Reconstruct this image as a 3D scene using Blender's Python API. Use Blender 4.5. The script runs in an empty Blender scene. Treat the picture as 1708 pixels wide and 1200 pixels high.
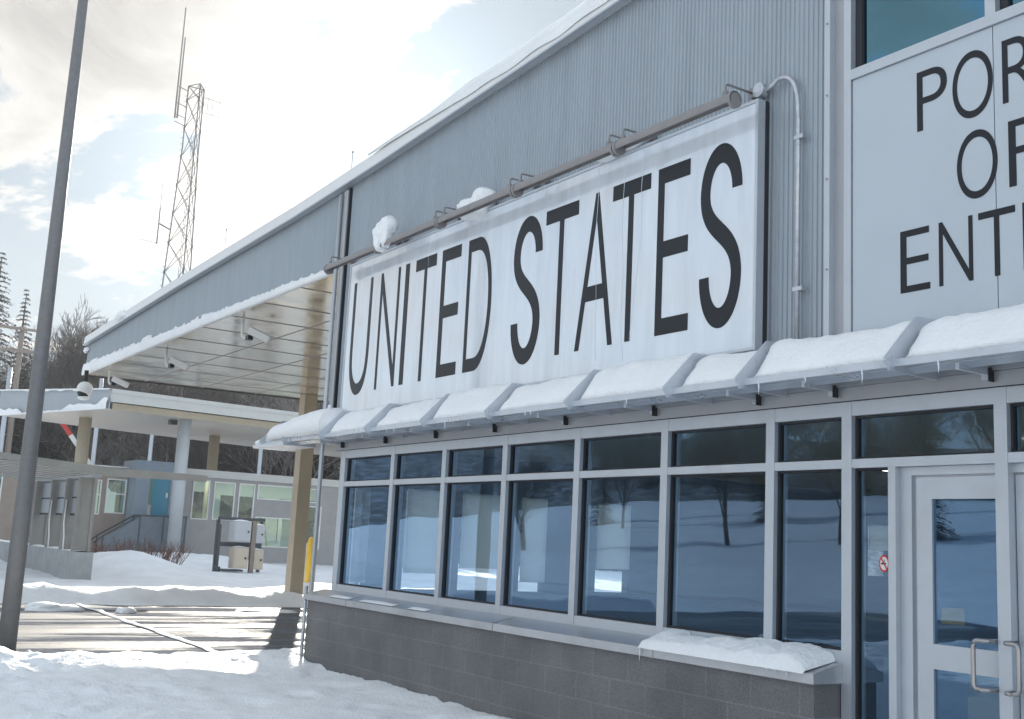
import bpy, bmesh, math, random
import numpy as np
from mathutils import Vector, Matrix, noise
R = math.radians
sc = bpy.context.scene
COL = sc.collection

# ------------------------------------------------------------------ camera
YAW, PITCH, ROLL, FPX = -0.9930910936, 0.1627509593, 0.0498010513, 1881.6483
cy, sy, cp, sp = math.cos(YAW), math.sin(YAW), math.cos(PITCH), math.sin(PITCH)
fwd = Vector((sy*cp, cy*cp, sp)); rgt = Vector((cy, -sy, 0)); up = rgt.cross(fwd)
cr, sr = math.cos(ROLL), math.sin(ROLL)
r2 = cr*rgt + sr*up; u2 = -sr*rgt + cr*up
cam = bpy.data.cameras.new('camera'); cam.sensor_width = 36; cam.lens = 36*FPX/1708
cam.clip_end = 2000; cam.clip_start = .05
co = bpy.data.objects.new('camera', cam); COL.objects.link(co)
M = Matrix((r2, u2, -fwd)).transposed().to_4x4(); M.translation = Vector((0, -5.5, 1.5))
co.matrix_world = M
sc.camera = co

# ------------------------------------------------------------------ sun, sky, exposure
SUN = Vector((-0.87, 0.38, 0.297)).normalized()
SUN_EL = math.asin(SUN.z); SUN_AZ = math.atan2(SUN.x, SUN.y)
sl = bpy.data.lights.new('sun', 'SUN'); sl.energy = 4.2; sl.angle = R(.5); sl.color = (1, .93, .82)
so = bpy.data.objects.new('sun', sl); COL.objects.link(so)
so.rotation_euler = SUN.to_track_quat('Z', 'Y').to_euler()
sc.view_settings.view_transform = 'Standard'; sc.view_settings.look = 'None'
sc.view_settings.gamma = 1; sc.view_settings.exposure = 1.1
w = bpy.data.worlds.new("World"); sc.world = w; w.use_nodes = True
nt = w.node_tree; N = nt.nodes; L = nt.links
bg = N['Background']; wo = N['World Output']
sky = N.new('ShaderNodeTexSky'); sky.sky_type = 'NISHITA'; sky.sun_disc = False
sky.sun_elevation = SUN_EL; sky.sun_rotation = SUN_AZ; sky.dust_density = 0.1; sky.ozone_density = 1.5
L.new(sky.outputs[0], bg.inputs[0]); bg.inputs[1].default_value = .13
tc = N.new('ShaderNodeTexCoord')
def vmath(op, a, b=None):
    n = N.new('ShaderNodeVectorMath'); n.operation = op
    for i, v in enumerate((a, b)):
        if v is None: continue
        if isinstance(v, (tuple, Vector)): n.inputs[i].default_value = v
        elif op == 'SCALE' and i == 1: L.new(v, n.inputs['Scale'])
        else: L.new(v, n.inputs[i])
    return n
def smath(op, a, b=0., c=0.):
    n = N.new('ShaderNodeMath'); n.operation = op; n.use_clamp = False
    for i, v in enumerate((a, b, c)):
        if isinstance(v, (int, float)): n.inputs[i].default_value = v
        else: L.new(v, n.inputs[i])
    return n.outputs[0]
sep = N.new('ShaderNodeSeparateXYZ'); L.new(tc.outputs['Generated'], sep.inputs[0])
zz = smath('ADD', smath('MAXIMUM', sep.outputs[2], 0.0), .16)
px = smath('DIVIDE', sep.outputs[0], zz); py = smath('DIVIDE', sep.outputs[1], zz)
cmb = N.new('ShaderNodeCombineXYZ'); L.new(px, cmb.inputs[0]); L.new(py, cmb.inputs[1])
mp = N.new('ShaderNodeMapping'); L.new(cmb.outputs[0], mp.inputs[0])
mp.inputs['Location'].default_value = (3.1, 1.4, 0); mp.inputs['Rotation'].default_value = (0, 0, R(20))
nz = N.new('ShaderNodeTexNoise'); nz.inputs['Scale'].default_value = 2.1; nz.inputs['Detail'].default_value = 9
nz.inputs['Roughness'].default_value = .62; nz.inputs['Distortion'].default_value = .35
L.new(mp.outputs[0], nz.inputs['Vector'])
dt = vmath('DOT_PRODUCT', tc.outputs['Generated'], SUN)
dd = smath('MAXIMUM', dt.outputs['Value'], 0.)
glow_w = smath('POWER', dd, 9.); glow_n = smath('POWER', dd, 70.)
def lobe(v, n): return smath('POWER', smath('MAXIMUM', vmath('DOT_PRODUCT', tc.outputs['Generated'], Vector(v).normalized()).outputs['Value'], 0.), n)
bias = smath('MULTIPLY', lobe((-.83, .38, .41), 26), .22)              # the broad cloud bank round the sun
bias = smath('ADD', bias, smath('MULTIPLY', lobe((-.90, .17, .41), 60), .20))
bias = smath('SUBTRACT', bias, smath('MULTIPLY', lobe((-.955, .14, .24), 150), .16))   # the clear patch low on the left
bias = smath('SUBTRACT', bias, smath('MULTIPLY', lobe((-.745, .50, .445), 170), .34))   # the blue gap over the roof
dens = smath('ADD', smath('MULTIPLY_ADD', nz.outputs[0], 2.5, -.75), bias)
mask = N.new('ShaderNodeMapRange'); mask.interpolation_type = 'SMOOTHSTEP'
L.new(dens, mask.inputs[0]); mask.inputs[1].default_value = .50; mask.inputs[2].default_value = .66
thick = N.new('ShaderNodeMapRange'); L.new(dens, thick.inputs[0]); thick.inputs[1].default_value = .66; thick.inputs[2].default_value = 1.15
thick.inputs[3].default_value = 1.0; thick.inputs[4].default_value = .60
glow = smath('ADD', smath('MULTIPLY', glow_w, .08), smath('MULTIPLY', glow_n, .55))
core = smath('SUBTRACT', 1., smath('MULTIPLY', smath('MULTIPLY', lobe((-.885, .235, .41), 60), smath('MULTIPLY', smath('POWER', nz.outputs[0], 1.2), 1.9)), .34))   # the thick dark heart of the bank
cl = smath('MULTIPLY', smath('ADD', smath('MULTIPLY', thick.outputs[0], .40), glow), core)
bg2 = N.new('ShaderNodeBackground'); bg2.inputs[0].default_value = (1, .975, .93, 1); L.new(cl, bg2.inputs[1])
# thin high veil that tones down the clear sky towards the sun
bg3 = N.new('ShaderNodeBackground'); bg3.inputs[0].default_value = (.76, .89, 1, 1); L.new(smath('ADD', smath('SUBTRACT', .74, smath('MULTIPLY', smath('POWER', dd, 1.5), .55)), smath('MULTIPLY', glow, .8)), bg3.inputs[1])
mv = N.new('ShaderNodeMixShader'); L.new(smath('MINIMUM', smath('ADD', .5, smath('MULTIPLY', smath('POWER', dd, 2.5), .5)), .97), mv.inputs[0]); L.new(bg.outputs[0], mv.inputs[1]); L.new(bg3.outputs[0], mv.inputs[2])
mx = N.new('ShaderNodeMixShader'); L.new(mask.outputs[0], mx.inputs[0]); L.new(mv.outputs[0], mx.inputs[1]); L.new(bg2.outputs[0], mx.inputs[2])
L.new(mx.outputs[0], wo.inputs[0])
sc.cycles.max_bounces = 8; sc.cycles.transparent_max_bounces = 12

# ------------------------------------------------------------------ materials
def mat(name, col=(.5, .5, .5), rough=.6, metal=0., var=0., vscale=4., bump=0., bscale=60., spec=.5, detail=4, stretch=None, coat=0.):
    m = bpy.data.materials.new(name); m.use_nodes = True
    n = m.node_tree.nodes; l = m.node_tree.links; p = n['Principled BSDF']
    p.inputs['Base Color'].default_value = (*col, 1); p.inputs['Roughness'].default_value = rough
    p.inputs['Metallic'].default_value = metal; p.inputs['Specular IOR Level'].default_value = spec
    p.inputs['Coat Weight'].default_value = coat
    t = n.new('ShaderNodeTexCoord'); v = t.outputs['Object']
    if stretch:
        mp = n.new('ShaderNodeMapping'); mp.inputs['Scale'].default_value = stretch; l.new(v, mp.inputs[0]); v = mp.outputs[0]
    if var:
        z = n.new('ShaderNodeTexNoise'); z.inputs['Scale'].default_value = vscale; z.inputs['Detail'].default_value = detail; z.inputs['Roughness'].default_value = .65
        l.new(v, z.inputs['Vector'])
        r = n.new('ShaderNodeMapRange'); r.inputs[1].default_value = .3; r.inputs[2].default_value = .7
        r.inputs[3].default_value = 1-var; r.inputs[4].default_value = 1+var; l.new(z.outputs[0], r.inputs[0])
        x = n.new('ShaderNodeVectorMath'); x.operation = 'SCALE'; x.inputs[0].default_value = col
        l.new(r.outputs[0], x.inputs['Scale']); l.new(x.outputs[0], p.inputs['Base Color'])
        q = n.new('ShaderNodeMapRange'); q.inputs[1].default_value = .3; q.inputs[2].default_value = .7
        q.inputs[3].default_value = max(0, rough-.08); q.inputs[4].default_value = min(1, rough+.08)
        l.new(z.outputs[0], q.inputs[0]); l.new(q.outputs[0], p.inputs['Roughness'])
    if bump:
        z = n.new('ShaderNodeTexNoise'); z.inputs['Scale'].default_value = bscale; z.inputs['Detail'].default_value = 5
        l.new(v, z.inputs['Vector'])
        b = n.new('ShaderNodeBump'); b.inputs['Strength'].default_value = bump; b.inputs['Distance'].default_value = .02
        l.new(z.outputs[0], b.inputs['Height']); l.new(b.outputs[0], p.inputs['Normal'])
    return m
MT = {}
MT['snow'] = mat('snow', (.91, .925, .94), .55, var=.03, vscale=2, bump=.6, bscale=38, spec=.3)
MT['snow_old'] = mat('snow_old', (.80, .82, .85), .6, var=.10, vscale=1.2, bump=.5, bscale=12, spec=.3)
MT['cladding'] = mat('cladding', (.375, .415, .455), .40, .35, var=.09, vscale=2.2, stretch=(1.6, 1, .25))
MT['flashing'] = mat('flashing', (.42, .43, .45), .4, .4, var=.06, vscale=3)
MT['alu'] = mat('aluminium', (.52, .55, .59), .36, .45, var=.05, vscale=5)
MT['louver'] = mat('louver', (.60, .63, .68), .33, .5, var=.06, vscale=4)
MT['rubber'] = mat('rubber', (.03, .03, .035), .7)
MT['coping'] = mat('coping', (.50, .51, .53), .36, .6, var=.12, vscale=3, bump=.05, bscale=8)
MT['sign'] = mat('sign_white', (.68, .72, .775), .14, 0, var=.10, vscale=5, spec=.8, coat=.9, bump=.07, bscale=2.5, stretch=(1.1, 1, .16))
MT['vinyl'] = mat('vinyl', (.02, .022, .027), .35, spec=.25)
MT['panel'] = mat('entry_panel', (.50, .55, .60), .4, .15, var=.03, vscale=2)
MT['fixture'] = mat('fixture', (.27, .255, .255), .5, .1, var=.1, vscale=8)
MT['galv'] = mat('galvanised', (.55, .57, .60), .35, .8, var=.15, vscale=20)
MT['steel'] = mat('brushed_steel', (.42, .40, .40), .28, .9)
MT['soffit'] = mat('soffit', (.86, .77, .63), .16, .72, var=.08, vscale=1.3, bump=.14, bscale=.8)
MT['soffit_pale'] = mat('soffit_pale', (.74, .68, .61), .42, .25, var=.05, vscale=1)
MT['roofing'] = mat('roofing', (.06, .06, .065), .8)
MT['fascia'] = mat('fascia', (.38, .42, .46), .5, .2, var=.05, vscale=2)
MT['fascia_lt'] = mat('fascia_light', (.55, .55, .53), .5, .2, var=.05, vscale=2)
MT['column'] = mat('column_paint', (.42, .36, .27), .5, var=.1, vscale=2)
MT['column_dark'] = mat('weathered_paint', (.27, .265, .25), .6, .1, var=.12, vscale=3)
MT['column_grey'] = mat('column_grey', (.46, .48, .50), .5, .2, var=.06, vscale=2)
MT['pole'] = mat('pole', (.185, .185, .19), .55, .2, var=.12, vscale=14, bump=.1, bscale=120)
MT['booth'] = mat('booth_wall', (.36, .35, .35), .7, var=.08, vscale=2)
MT['booth_shade'] = mat('booth_warm_shade', (.33, .27, .23), .7, var=.1, vscale=2)  # brown stands for warm shade painted into the wall colour
MT['booth_bl'] = mat('booth_blue', (.22, .27, .33), .6, var=.06)
MT['whitefr'] = mat('white_frame', (.78, .78, .76), .5)
MT['teal'] = mat('teal_door', (.03, .20, .30), .35)
MT['concrete'] = mat('concrete', (.36, .37, .38), .85, var=.18, vscale=3, bump=.3, bscale=40)
MT['wood'] = mat('weathered_wood', (.26, .215, .185), .85, var=.25, vscale=6, stretch=(6, 6, .6), bump=.2)
MT['bark'] = mat('bark', (.055, .046, .044), .9, var=.3, vscale=3)
MT['bark_pale'] = mat('pale_bark', (.20, .18, .17), .85, var=.3, vscale=3)
MT['yellow'] = mat('yellow_paint', (.75, .48, .03), .4, var=.05)
MT['red'] = mat('red_paint', (.6, .04, .03), .4)
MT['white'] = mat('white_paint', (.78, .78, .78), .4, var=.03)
MT['greybox'] = mat('grey_enclosure', (.50, .52, .55), .45, var=.04)
MT['beigebox'] = mat('beige_enclosure', (.58, .50, .40), .5, var=.05)
MT['black'] = mat('black_plastic', (.02, .02, .022), .4)
MT['darkrail'] = mat('dark_rail', (.07, .085, .10), .5, .3)
MT['meshpanel'] = mat('guard_panel', (.16, .19, .22), .6, .2, var=.1)
MT['twig'] = mat('red_twig', (.13, .06, .045), .8)
MT['lattice'] = mat('galvanised_lattice', (.25, .22, .21), .5, .5)
MT['int_wall'] = mat('interior_wall', (.13, .17, .22), .8)
MT['int_white'] = mat('interior_ceiling', (.45, .46, .44), .8)
MT['int_floor'] = mat('interior_floor', (.62, .56, .42), .45, var=.15, vscale=3)
MT['ice'] = mat('ice', (.75, .82, .9), .1, spec=.8)

def nodes_of(name):
    m = bpy.data.materials.new(name); m.use_nodes = True
    return m, m.node_tree.nodes, m.node_tree.links, m.node_tree.nodes['Principled BSDF']
# glass: reflects by angle, lets the rest through tinted
def glass(name, tint, base, peak, gc=(.36, .56, .84)):
    m, n, l, p = nodes_of(name); n.remove(p)
    tr = n.new('ShaderNodeBsdfTransparent'); tr.inputs[0].default_value = (*tint, 1)
    gl = n.new('ShaderNodeBsdfGlossy'); gl.inputs['Roughness'].default_value = .012; gl.inputs[0].default_value = (*gc, 1)
    lw = n.new('ShaderNodeLayerWeight'); lw.inputs['Blend'].default_value = .5
    pw = n.new('ShaderNodeMath'); pw.operation = 'POWER'; l.new(lw.outputs['Facing'], pw.inputs[0]); pw.inputs[1].default_value = 2.2
    ma = n.new('ShaderNodeMath'); ma.operation = 'MULTIPLY_ADD'; l.new(pw.outputs[0], ma.inputs[0]); ma.inputs[1].default_value = peak; ma.inputs[2].default_value = base
    t = n.new('ShaderNodeTexCoord'); z = n.new('ShaderNodeTexNoise'); z.inputs['Scale'].default_value = 1.1; z.inputs['Detail'].default_value = 1
    l.new(t.outputs['Object'], z.inputs['Vector'])
    b = n.new('ShaderNodeBump'); b.inputs['Strength'].default_value = .12; b.inputs['Distance'].default_value = .025
    l.new(z.outputs[0], b.inputs['Height']); l.new(b.outputs[0], gl.inputs['Normal'])
    mx = n.new('ShaderNodeMixShader'); l.new(ma.outputs[0], mx.inputs[0]); l.new(tr.outputs[0], mx.inputs[1]); l.new(gl.outputs[0], mx.inputs[2])
    l.new(mx.outputs[0], n['Material Output'].inputs[0])
    return m
MT['glass'] = glass('glass', (.70, .83, .90), .15, .80)
MT['glass_far'] = glass('booth_glass', (.62, .85, .80), .10, .6, (.8, .95, .95))
MT['glass_blue'] = glass('tinted_glass', (.10, .22, .30), .30, .6, (.28, .62, .85))
# concrete block wall: mortar lines laid along x and z
m, n, l, p = nodes_of('block')
t = n.new('ShaderNodeTexCoord'); s_ = n.new('ShaderNodeSeparateXYZ'); l.new(t.outputs['Object'], s_.inputs[0])
c_ = n.new('ShaderNodeCombineXYZ'); l.new(s_.outputs[0], c_.inputs[0]); l.new(s_.outputs[2], c_.inputs[1])
bt = n.new('ShaderNodeTexBrick'); bt.inputs['Scale'].default_value = 1; bt.inputs['Brick Width'].default_value = .40; bt.inputs['Row Height'].default_value = .195
bt.inputs['Mortar Size'].default_value = .006; bt.inputs['Color1'].default_value = (.185, .18, .185, 1); bt.inputs['Color2'].default_value = (.21, .205, .205, 1); bt.inputs['Mortar'].default_value = (.25, .245, .25, 1)
bt.inputs['Mortar Smooth'].default_value = .6
l.new(c_.outputs[0], bt.inputs['Vector'])
z1 = n.new('ShaderNodeTexNoise'); z1.inputs['Scale'].default_value = 90; z1.inputs['Detail'].default_value = 3; l.new(t.outputs['Object'], z1.inputs['Vector'])
z2 = n.new('ShaderNodeTexNoise'); z2.inputs['Scale'].default_value = 2.2; z2.inputs['Detail'].default_value = 5; l.new(t.outputs['Object'], z2.inputs['Vector'])
a_ = n.new('ShaderNodeMath'); a_.operation = 'MULTIPLY_ADD'; l.new(z1.outputs[0], a_.inputs[0]); a_.inputs[1].default_value = .9; a_.inputs[2].default_value = .35
b_ = n.new('ShaderNodeMath'); b_.operation = 'MULTIPLY_ADD'; l.new(z2.outputs[0], b_.inputs[0]); b_.inputs[1].default_value = .8; b_.inputs[2].default_value = .6
c2 = n.new('ShaderNodeMath'); c2.operation = 'MULTIPLY'; l.new(a_.outputs[0], c2.inputs[0]); l.new(b_.outputs[0], c2.inputs[1])
sv = n.new('ShaderNodeVectorMath'); sv.operation = 'SCALE'; l.new(bt.outputs[0], sv.inputs[0]); l.new(c2.outputs[0], sv.inputs['Scale']); l.new(sv.outputs[0], p.inputs['Base Color'])
p.inputs['Roughness'].default_value = .8
bp = n.new('ShaderNodeBump'); bp.inputs['Strength'].default_value = .5; bp.inputs['Distance'].default_value = .006
l.new(z1.outputs[0], bp.inputs['Height']); l.new(bp.outputs[0], p.inputs['Normal'])
MT['block'] = m
# wet road: packed snow and wheel tracks running along y
m, n, l, p = nodes_of('road')
t = n.new('ShaderNodeTexCoord'); mp_ = n.new('ShaderNodeMapping'); mp_.inputs['Scale'].default_value = (.62, .075, 1); l.new(t.outputs['Object'], mp_.inputs[0])
za = n.new('ShaderNodeTexNoise'); za.inputs['Scale'].default_value = 2.3; za.inputs['Detail'].default_value = 7; za.inputs['Roughness'].default_value = .58; za.inputs['Distortion'].default_value = .25; l.new(mp_.outputs[0], za.inputs['Vector'])
zb = n.new('ShaderNodeTexNoise'); zb.inputs['Scale'].default_value = 9; zb.inputs['Detail'].default_value = 8; zb.inputs['Roughness'].default_value = .7; l.new(t.outputs['Object'], zb.inputs['Vector'])
ad = n.new('ShaderNodeMath'); ad.operation = 'MULTIPLY_ADD'; l.new(zb.outputs[0], ad.inputs[0]); ad.inputs[1].default_value = .45; l.new(za.outputs[0], ad.inputs[2])
rm = n.new('ShaderNodeMapRange'); l.new(ad.outputs[0], rm.inputs[0]); rm.inputs[1].default_value = .60; rm.inputs[2].default_value = .90
mc = n.new('ShaderNodeMix'); mc.data_type = 'RGBA'; l.new(rm.outputs[0], mc.inputs[0]); mc.inputs[6].default_value = (.05, .051, .056, 1); mc.inputs[7].default_value = (.30, .32, .36, 1)
l.new(mc.outputs[2], p.inputs['Base Color'])
rr = n.new('ShaderNodeMapRange'); l.new(ad.outputs[0], rr.inputs[0]); rr.inputs[1].default_value = .45; rr.inputs[2].default_value = .8; rr.inputs[3].default_value = .30; rr.inputs[4].default_value = .9; sp_ = n.new('ShaderNodeMapRange'); l.new(za.outputs[0], sp_.inputs[0]); sp_.inputs[1].default_value = .40; sp_.inputs[2].default_value = .52; sp_.inputs[3].default_value = .20; sp_.inputs[4].default_value = 0.; l.new(sp_.outputs[0], p.inputs['Specular IOR Level'])
l.new(rr.outputs[0], p.inputs['Roughness'])
bp = n.new('ShaderNodeBump'); bp.inputs['Strength'].default_value = .4; bp.inputs['Distance'].default_value = .02; l.new(ad.outputs[0], bp.inputs['Height']); l.new(bp.outputs[0], p.inputs['Normal'])
MT['road'] = m
# needles with snow caught on the upper faces
m, n, l, p = nodes_of('needles')
t = n.new('ShaderNodeTexCoord'); z1 = n.new('ShaderNodeTexNoise'); z1.inputs['Scale'].default_value = .9; z1.inputs['Detail'].default_value = 4; l.new(t.outputs['Object'], z1.inputs['Vector'])
rm = n.new('ShaderNodeMapRange'); l.new(z1.outputs[0], rm.inputs[0]); rm.inputs[1].default_value = .60; rm.inputs[2].default_value = .68
mc = n.new('ShaderNodeMix'); mc.data_type = 'RGBA'; l.new(rm.outputs[0], mc.inputs[0]); mc.inputs[6].default_value = (.028, .042, .03, 1); mc.inputs[7].default_value = (.55, .58, .62, 1)
l.new(mc.outputs[2], p.inputs['Base Color']); p.inputs['Roughness'].default_value = .8
MT['needles'] = m
# wooded hillside floor
m, n, l, p = nodes_of('hill')
t = n.new('ShaderNodeTexCoord'); z1 = n.new('ShaderNodeTexNoise'); z1.inputs['Scale'].default_value = 1.1; z1.inputs['Detail'].default_value = 8; z1.inputs['Roughness'].default_value = .75; l.new(t.outputs['Object'], z1.inputs['Vector'])
rm = n.new('ShaderNodeMapRange'); l.new(z1.outputs[0], rm.inputs[0]); rm.inputs[1].default_value = .45; rm.inputs[2].default_value = .65
mc = n.new('ShaderNodeMix'); mc.data_type = 'RGBA'; l.new(rm.outputs[0], mc.inputs[0]); mc.inputs[6].default_value = (.05, .045, .045, 1); mc.inputs[7].default_value = (.42, .44, .48, 1)
l.new(mc.outputs[2], p.inputs['Base Color']); p.inputs['Roughness'].default_value = .9
MT['hill'] = m

# ------------------------------------------------------------------ helpers
def obj(name, bm, m, parent=None, smooth=False, bevel=0.):
    if bevel:
        es = [e for e in bm.edges if len(e.link_faces) == 2 and e.calc_face_angle(0) > .6]
        bmesh.ops.bevel(bm, geom=es, offset=bevel, segments=2, affect='EDGES', clamp_overlap=True)
    me = bpy.data.meshes.new(name); bm.to_mesh(me); bm.free()
    me.materials.append(MT[m] if isinstance(m, str) else m)
    if smooth: me.polygons.foreach_set('use_smooth', [True]*len(me.polygons))
    o = bpy.data.objects.new(name, me); COL.objects.link(o)
    if parent: o.parent = parent
    return o
def link(o, parent):  # keeps world placement: parents are placed before their parts, parts are modelled locally
    o.parent = parent; return o
def tag(o, label, cat, group=None, kind=None):
    if label: o['label'] = label
    if cat: o['category'] = cat
    if group: o['group'] = group
    if kind: o['kind'] = kind
    return o
def empty(name, label, cat, loc=(0, 0, 0), rz=0, group=None):
    o = bpy.data.objects.new(name, None); COL.objects.link(o); o.location = loc; o.rotation_euler = (0, 0, rz)
    o.empty_display_size = .3
    return tag(o, label, cat, group)
def dup(root, loc=None, rz=None, label=None, scale=None):
    c = root.copy(); COL.objects.link(c)
    if loc is not None: c.location = loc
    if rz is not None: c.rotation_euler = (0, 0, rz)
    if scale is not None: c.scale = (scale,)*3 if isinstance(scale, (int, float)) else scale
    if label: c['label'] = label
    for ch in root.children:
        d = ch.copy(); COL.objects.link(d); d.parent = c
        for g in ch.children:
            e = g.copy(); COL.objects.link(e); e.parent = d
    return c
def B(): return bmesh.new()
def box(bm, x0, x1, y0, y1, z0, z1):
    v = [bm.verts.new(p) for p in ((x0,y0,z0),(x1,y0,z0),(x1,y1,z0),(x0,y1,z0),(x0,y0,z1),(x1,y0,z1),(x1,y1,z1),(x0,y1,z1))]
    for f in ((3,2,1,0),(4,5,6,7),(0,1,5,4),(1,2,6,5),(2,3,7,6),(3,0,4,7)): bm.faces.new([v[i] for i in f])
    return bm
def prism(bm, pts, d):  # closed polygon pts (3d) extruded by vector d
    d = Vector(d); a = [bm.verts.new(p) for p in pts]; b = [bm.verts.new(Vector(p)+d) for p in pts]
    n = len(pts); bm.faces.new(a[::-1]); bm.faces.new(b)
    for i in range(n): bm.faces.new((a[i], a[(i+1) % n], b[(i+1) % n], b[i]))
    return bm
def tube(bm, pts, r, n=10, cap=True):
    pts = [Vector(p) for p in pts]; rings = []
    rs = r if isinstance(r, (list, tuple)) else [r]*len(pts)
    ref = Vector((0, 0, 1))
    for i, p in enumerate(pts):
        d = (pts[min(i+1, len(pts)-1)]-pts[max(i-1, 0)]).normalized()
        if abs(d.dot(ref)) > .95: ref = Vector((1, 0, 0))
        a = d.cross(ref).normalized(); b = d.cross(a)
        rings.append([bm.verts.new(p+rs[i]*(math.cos(2*math.pi*k/n)*a+math.sin(2*math.pi*k/n)*b)) for k in range(n)])
    for i in range(len(rings)-1):
        for k in range(n): bm.faces.new((rings[i][k], rings[i][(k+1) % n], rings[i+1][(k+1) % n], rings[i+1][k]))
    if cap and n > 2: bm.faces.new(rings[0][::-1]); bm.faces.new(rings[-1])
    return bm
def arc(p0, c0, p1, n=6):  # quadratic curve points
    p0, c0, p1 = Vector(p0), Vector(c0), Vector(p1)
    return [(1-t)**2*p0+2*t*(1-t)*c0+t*t*p1 for t in [i/n for i in range(n+1)]]
def fn(x, y, z=0, s=1.): return noise.noise(Vector((x*s, y*s, z*s)))
def fbm(x, y, s=1., o=4, seed=0.):
    v = 0; a = 1.
    for i in range(o): v += a*noise.noise(Vector((x*s+seed, y*s-seed, seed*.7))); s *= 2.1; a *= .5
    return v
def gridmesh(bm, xs, ys, h):
    vs = [[bm.verts.new((x, y, h(x, y))) for y in ys] for x in xs]
    for i in range(len(xs)-1):
        for j in range(len(ys)-1): bm.faces.new((vs[i][j], vs[i+1][j], vs[i+1][j+1], vs[i][j+1]))
    return bm
def lin(a, b, n): return [a+(b-a)*i/n for i in range(n+1)]
def sstep(a, b, x):
    t = min(1, max(0, (x-a)/(b-a))); return t*t*(3-2*t)

# ------------------------------------------------------------------ ground
bm = B(); gridmesh(bm, [-1200, -300, -62, 12, 300, 1200], [-900, -80, -14, 32, 300, 1200], lambda x, y: -.03)
tag(obj('ground', bm, 'snow_old'), None, None, kind='structure')
bm = B(); gridmesh(bm, lin(-22.9, -12.9, 50), lin(-30, 45, 60), lambda x, y: .01*fn(x, y, 0, .6))
tag(obj('road', bm, 'road'), None, None, kind='structure')
def near_h(x, y):
    e = -13.05 + .12*fn(y, 3, 1, 1.3) + .05*fn(y, 1, 1, 5) - .5*sstep(-2.6, -4.2, y)
    f = sstep(e-.05, e+.55, x)
    h = .085 + .05*fbm(x, y, .55, 3) + .014*fbm(x, y, 3, 3, 7)
    h += .10*math.exp(-((x-e-.55)/.4)**2)*(1+.7*fn(y, 0, 2, 1.6))
    rough = sstep(-1.2, -3.2, y + .25*(x+12)*.3)
    c = fbm(x, y, 5.5, 3, 3.3)
    h += rough*(.05*max(0, c)+.035*abs(fn(x, y, 5, 8))+.018*abs(fn(x, y, 2, 17))) + .018*max(0, fbm(x, y, 2.6, 3, 9.1)) - .03*sstep(.32, .5, fn(x, y, 8, 2.2))
    h += .04*math.exp(-((y+.35)/.3)**2)+.010*fn(x, y, 4, 13)+.006*fn(x, y, 4, 24)
    return f*h - .028*(1-f)
xs = lin(-13.6, -6.5, 150)+lin(-6.45, 8, 60); ys = lin(-14, -5.2, 50)+lin(-5.15, .05, 110)
bm = B(); gridmesh(bm, xs, ys, near_h)
tag(obj('snow_covered_verge', bm, 'snow', smooth=True), None, None, kind='structure')
def far_h(x, y):
    e = -22.35+.25*fn(y, 0, 0, .7)+.08*fn(y, 2, 0, 3)
    f = sstep(e+.05, e-.7, x)
    h = .10+.05*fbm(x, y, .4, 3)
    h += .20*math.exp(-((x-e+.9)/.7)**2)*(1+.8*fn(y, 0, 3, .5)+.5*fn(y, x, 3, 2.2))
    g = lambda cx, cy_, sx, sy_, a: a*math.exp(-((x-cx)/sx)**2-((y-cy_)/sy_)**2)
    h += g(-35.5, 4.1, 3.5, 1.55, .62)+g(-45, 9, 7, 2.6, .45)+g(-38, -1.8, 6, 2., .42)+g(-25.3, 6.1, 1.4, 1.5, .30)+g(-47, 2.5, 7, 2.5, .3)
    h += .05*fbm(x, y, 1.3, 3, 5)
    return f*h-.028*(1-f)
bm = B(); gridmesh(bm, lin(-62, -21.9, 200), lin(-14, 32, 170), far_h)
tag(obj('snow_bank_ground', bm, 'snow_old', smooth=True), None, None, kind='structure')
def hill_h(x, y):
    d = max(0, math.hypot(x*.9, y+5)-78)
    back = sstep(-10, -70, y)*6.2*sstep(-26, -72, y)
    return -.2 + back + sstep(0, 45, d)*(9 if x < -40 else 5)*sstep(-30, -80, x) + .6*fbm(x, y, .05, 3)*sstep(0, 20, d+max(0, -y-28))
bm = B(); gridmesh(bm, lin(-260, 160, 70), lin(-180, 160, 60), lambda x, y: hill_h(x, y) if (x < -60 or y < -24) else -.6)
tag(obj('hillside', bm, 'hill' , smooth=True), None, None, kind='structure')
def slope_h(x, y): return -.02 + 5.6*sstep(-24, -68, y) + .3*fbm(x, y, .08, 3)*sstep(-24, -34, y) + .75
bm = B(); gridmesh(bm, lin(-150, 90, 60), lin(-74, -24, 24), lambda x, y: slope_h(x, y)-.75*(1-sstep(-24, -30, y)))
tag(obj('snowy_slope', bm, 'snow_old', smooth=True), None, None, kind='structure')
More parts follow.
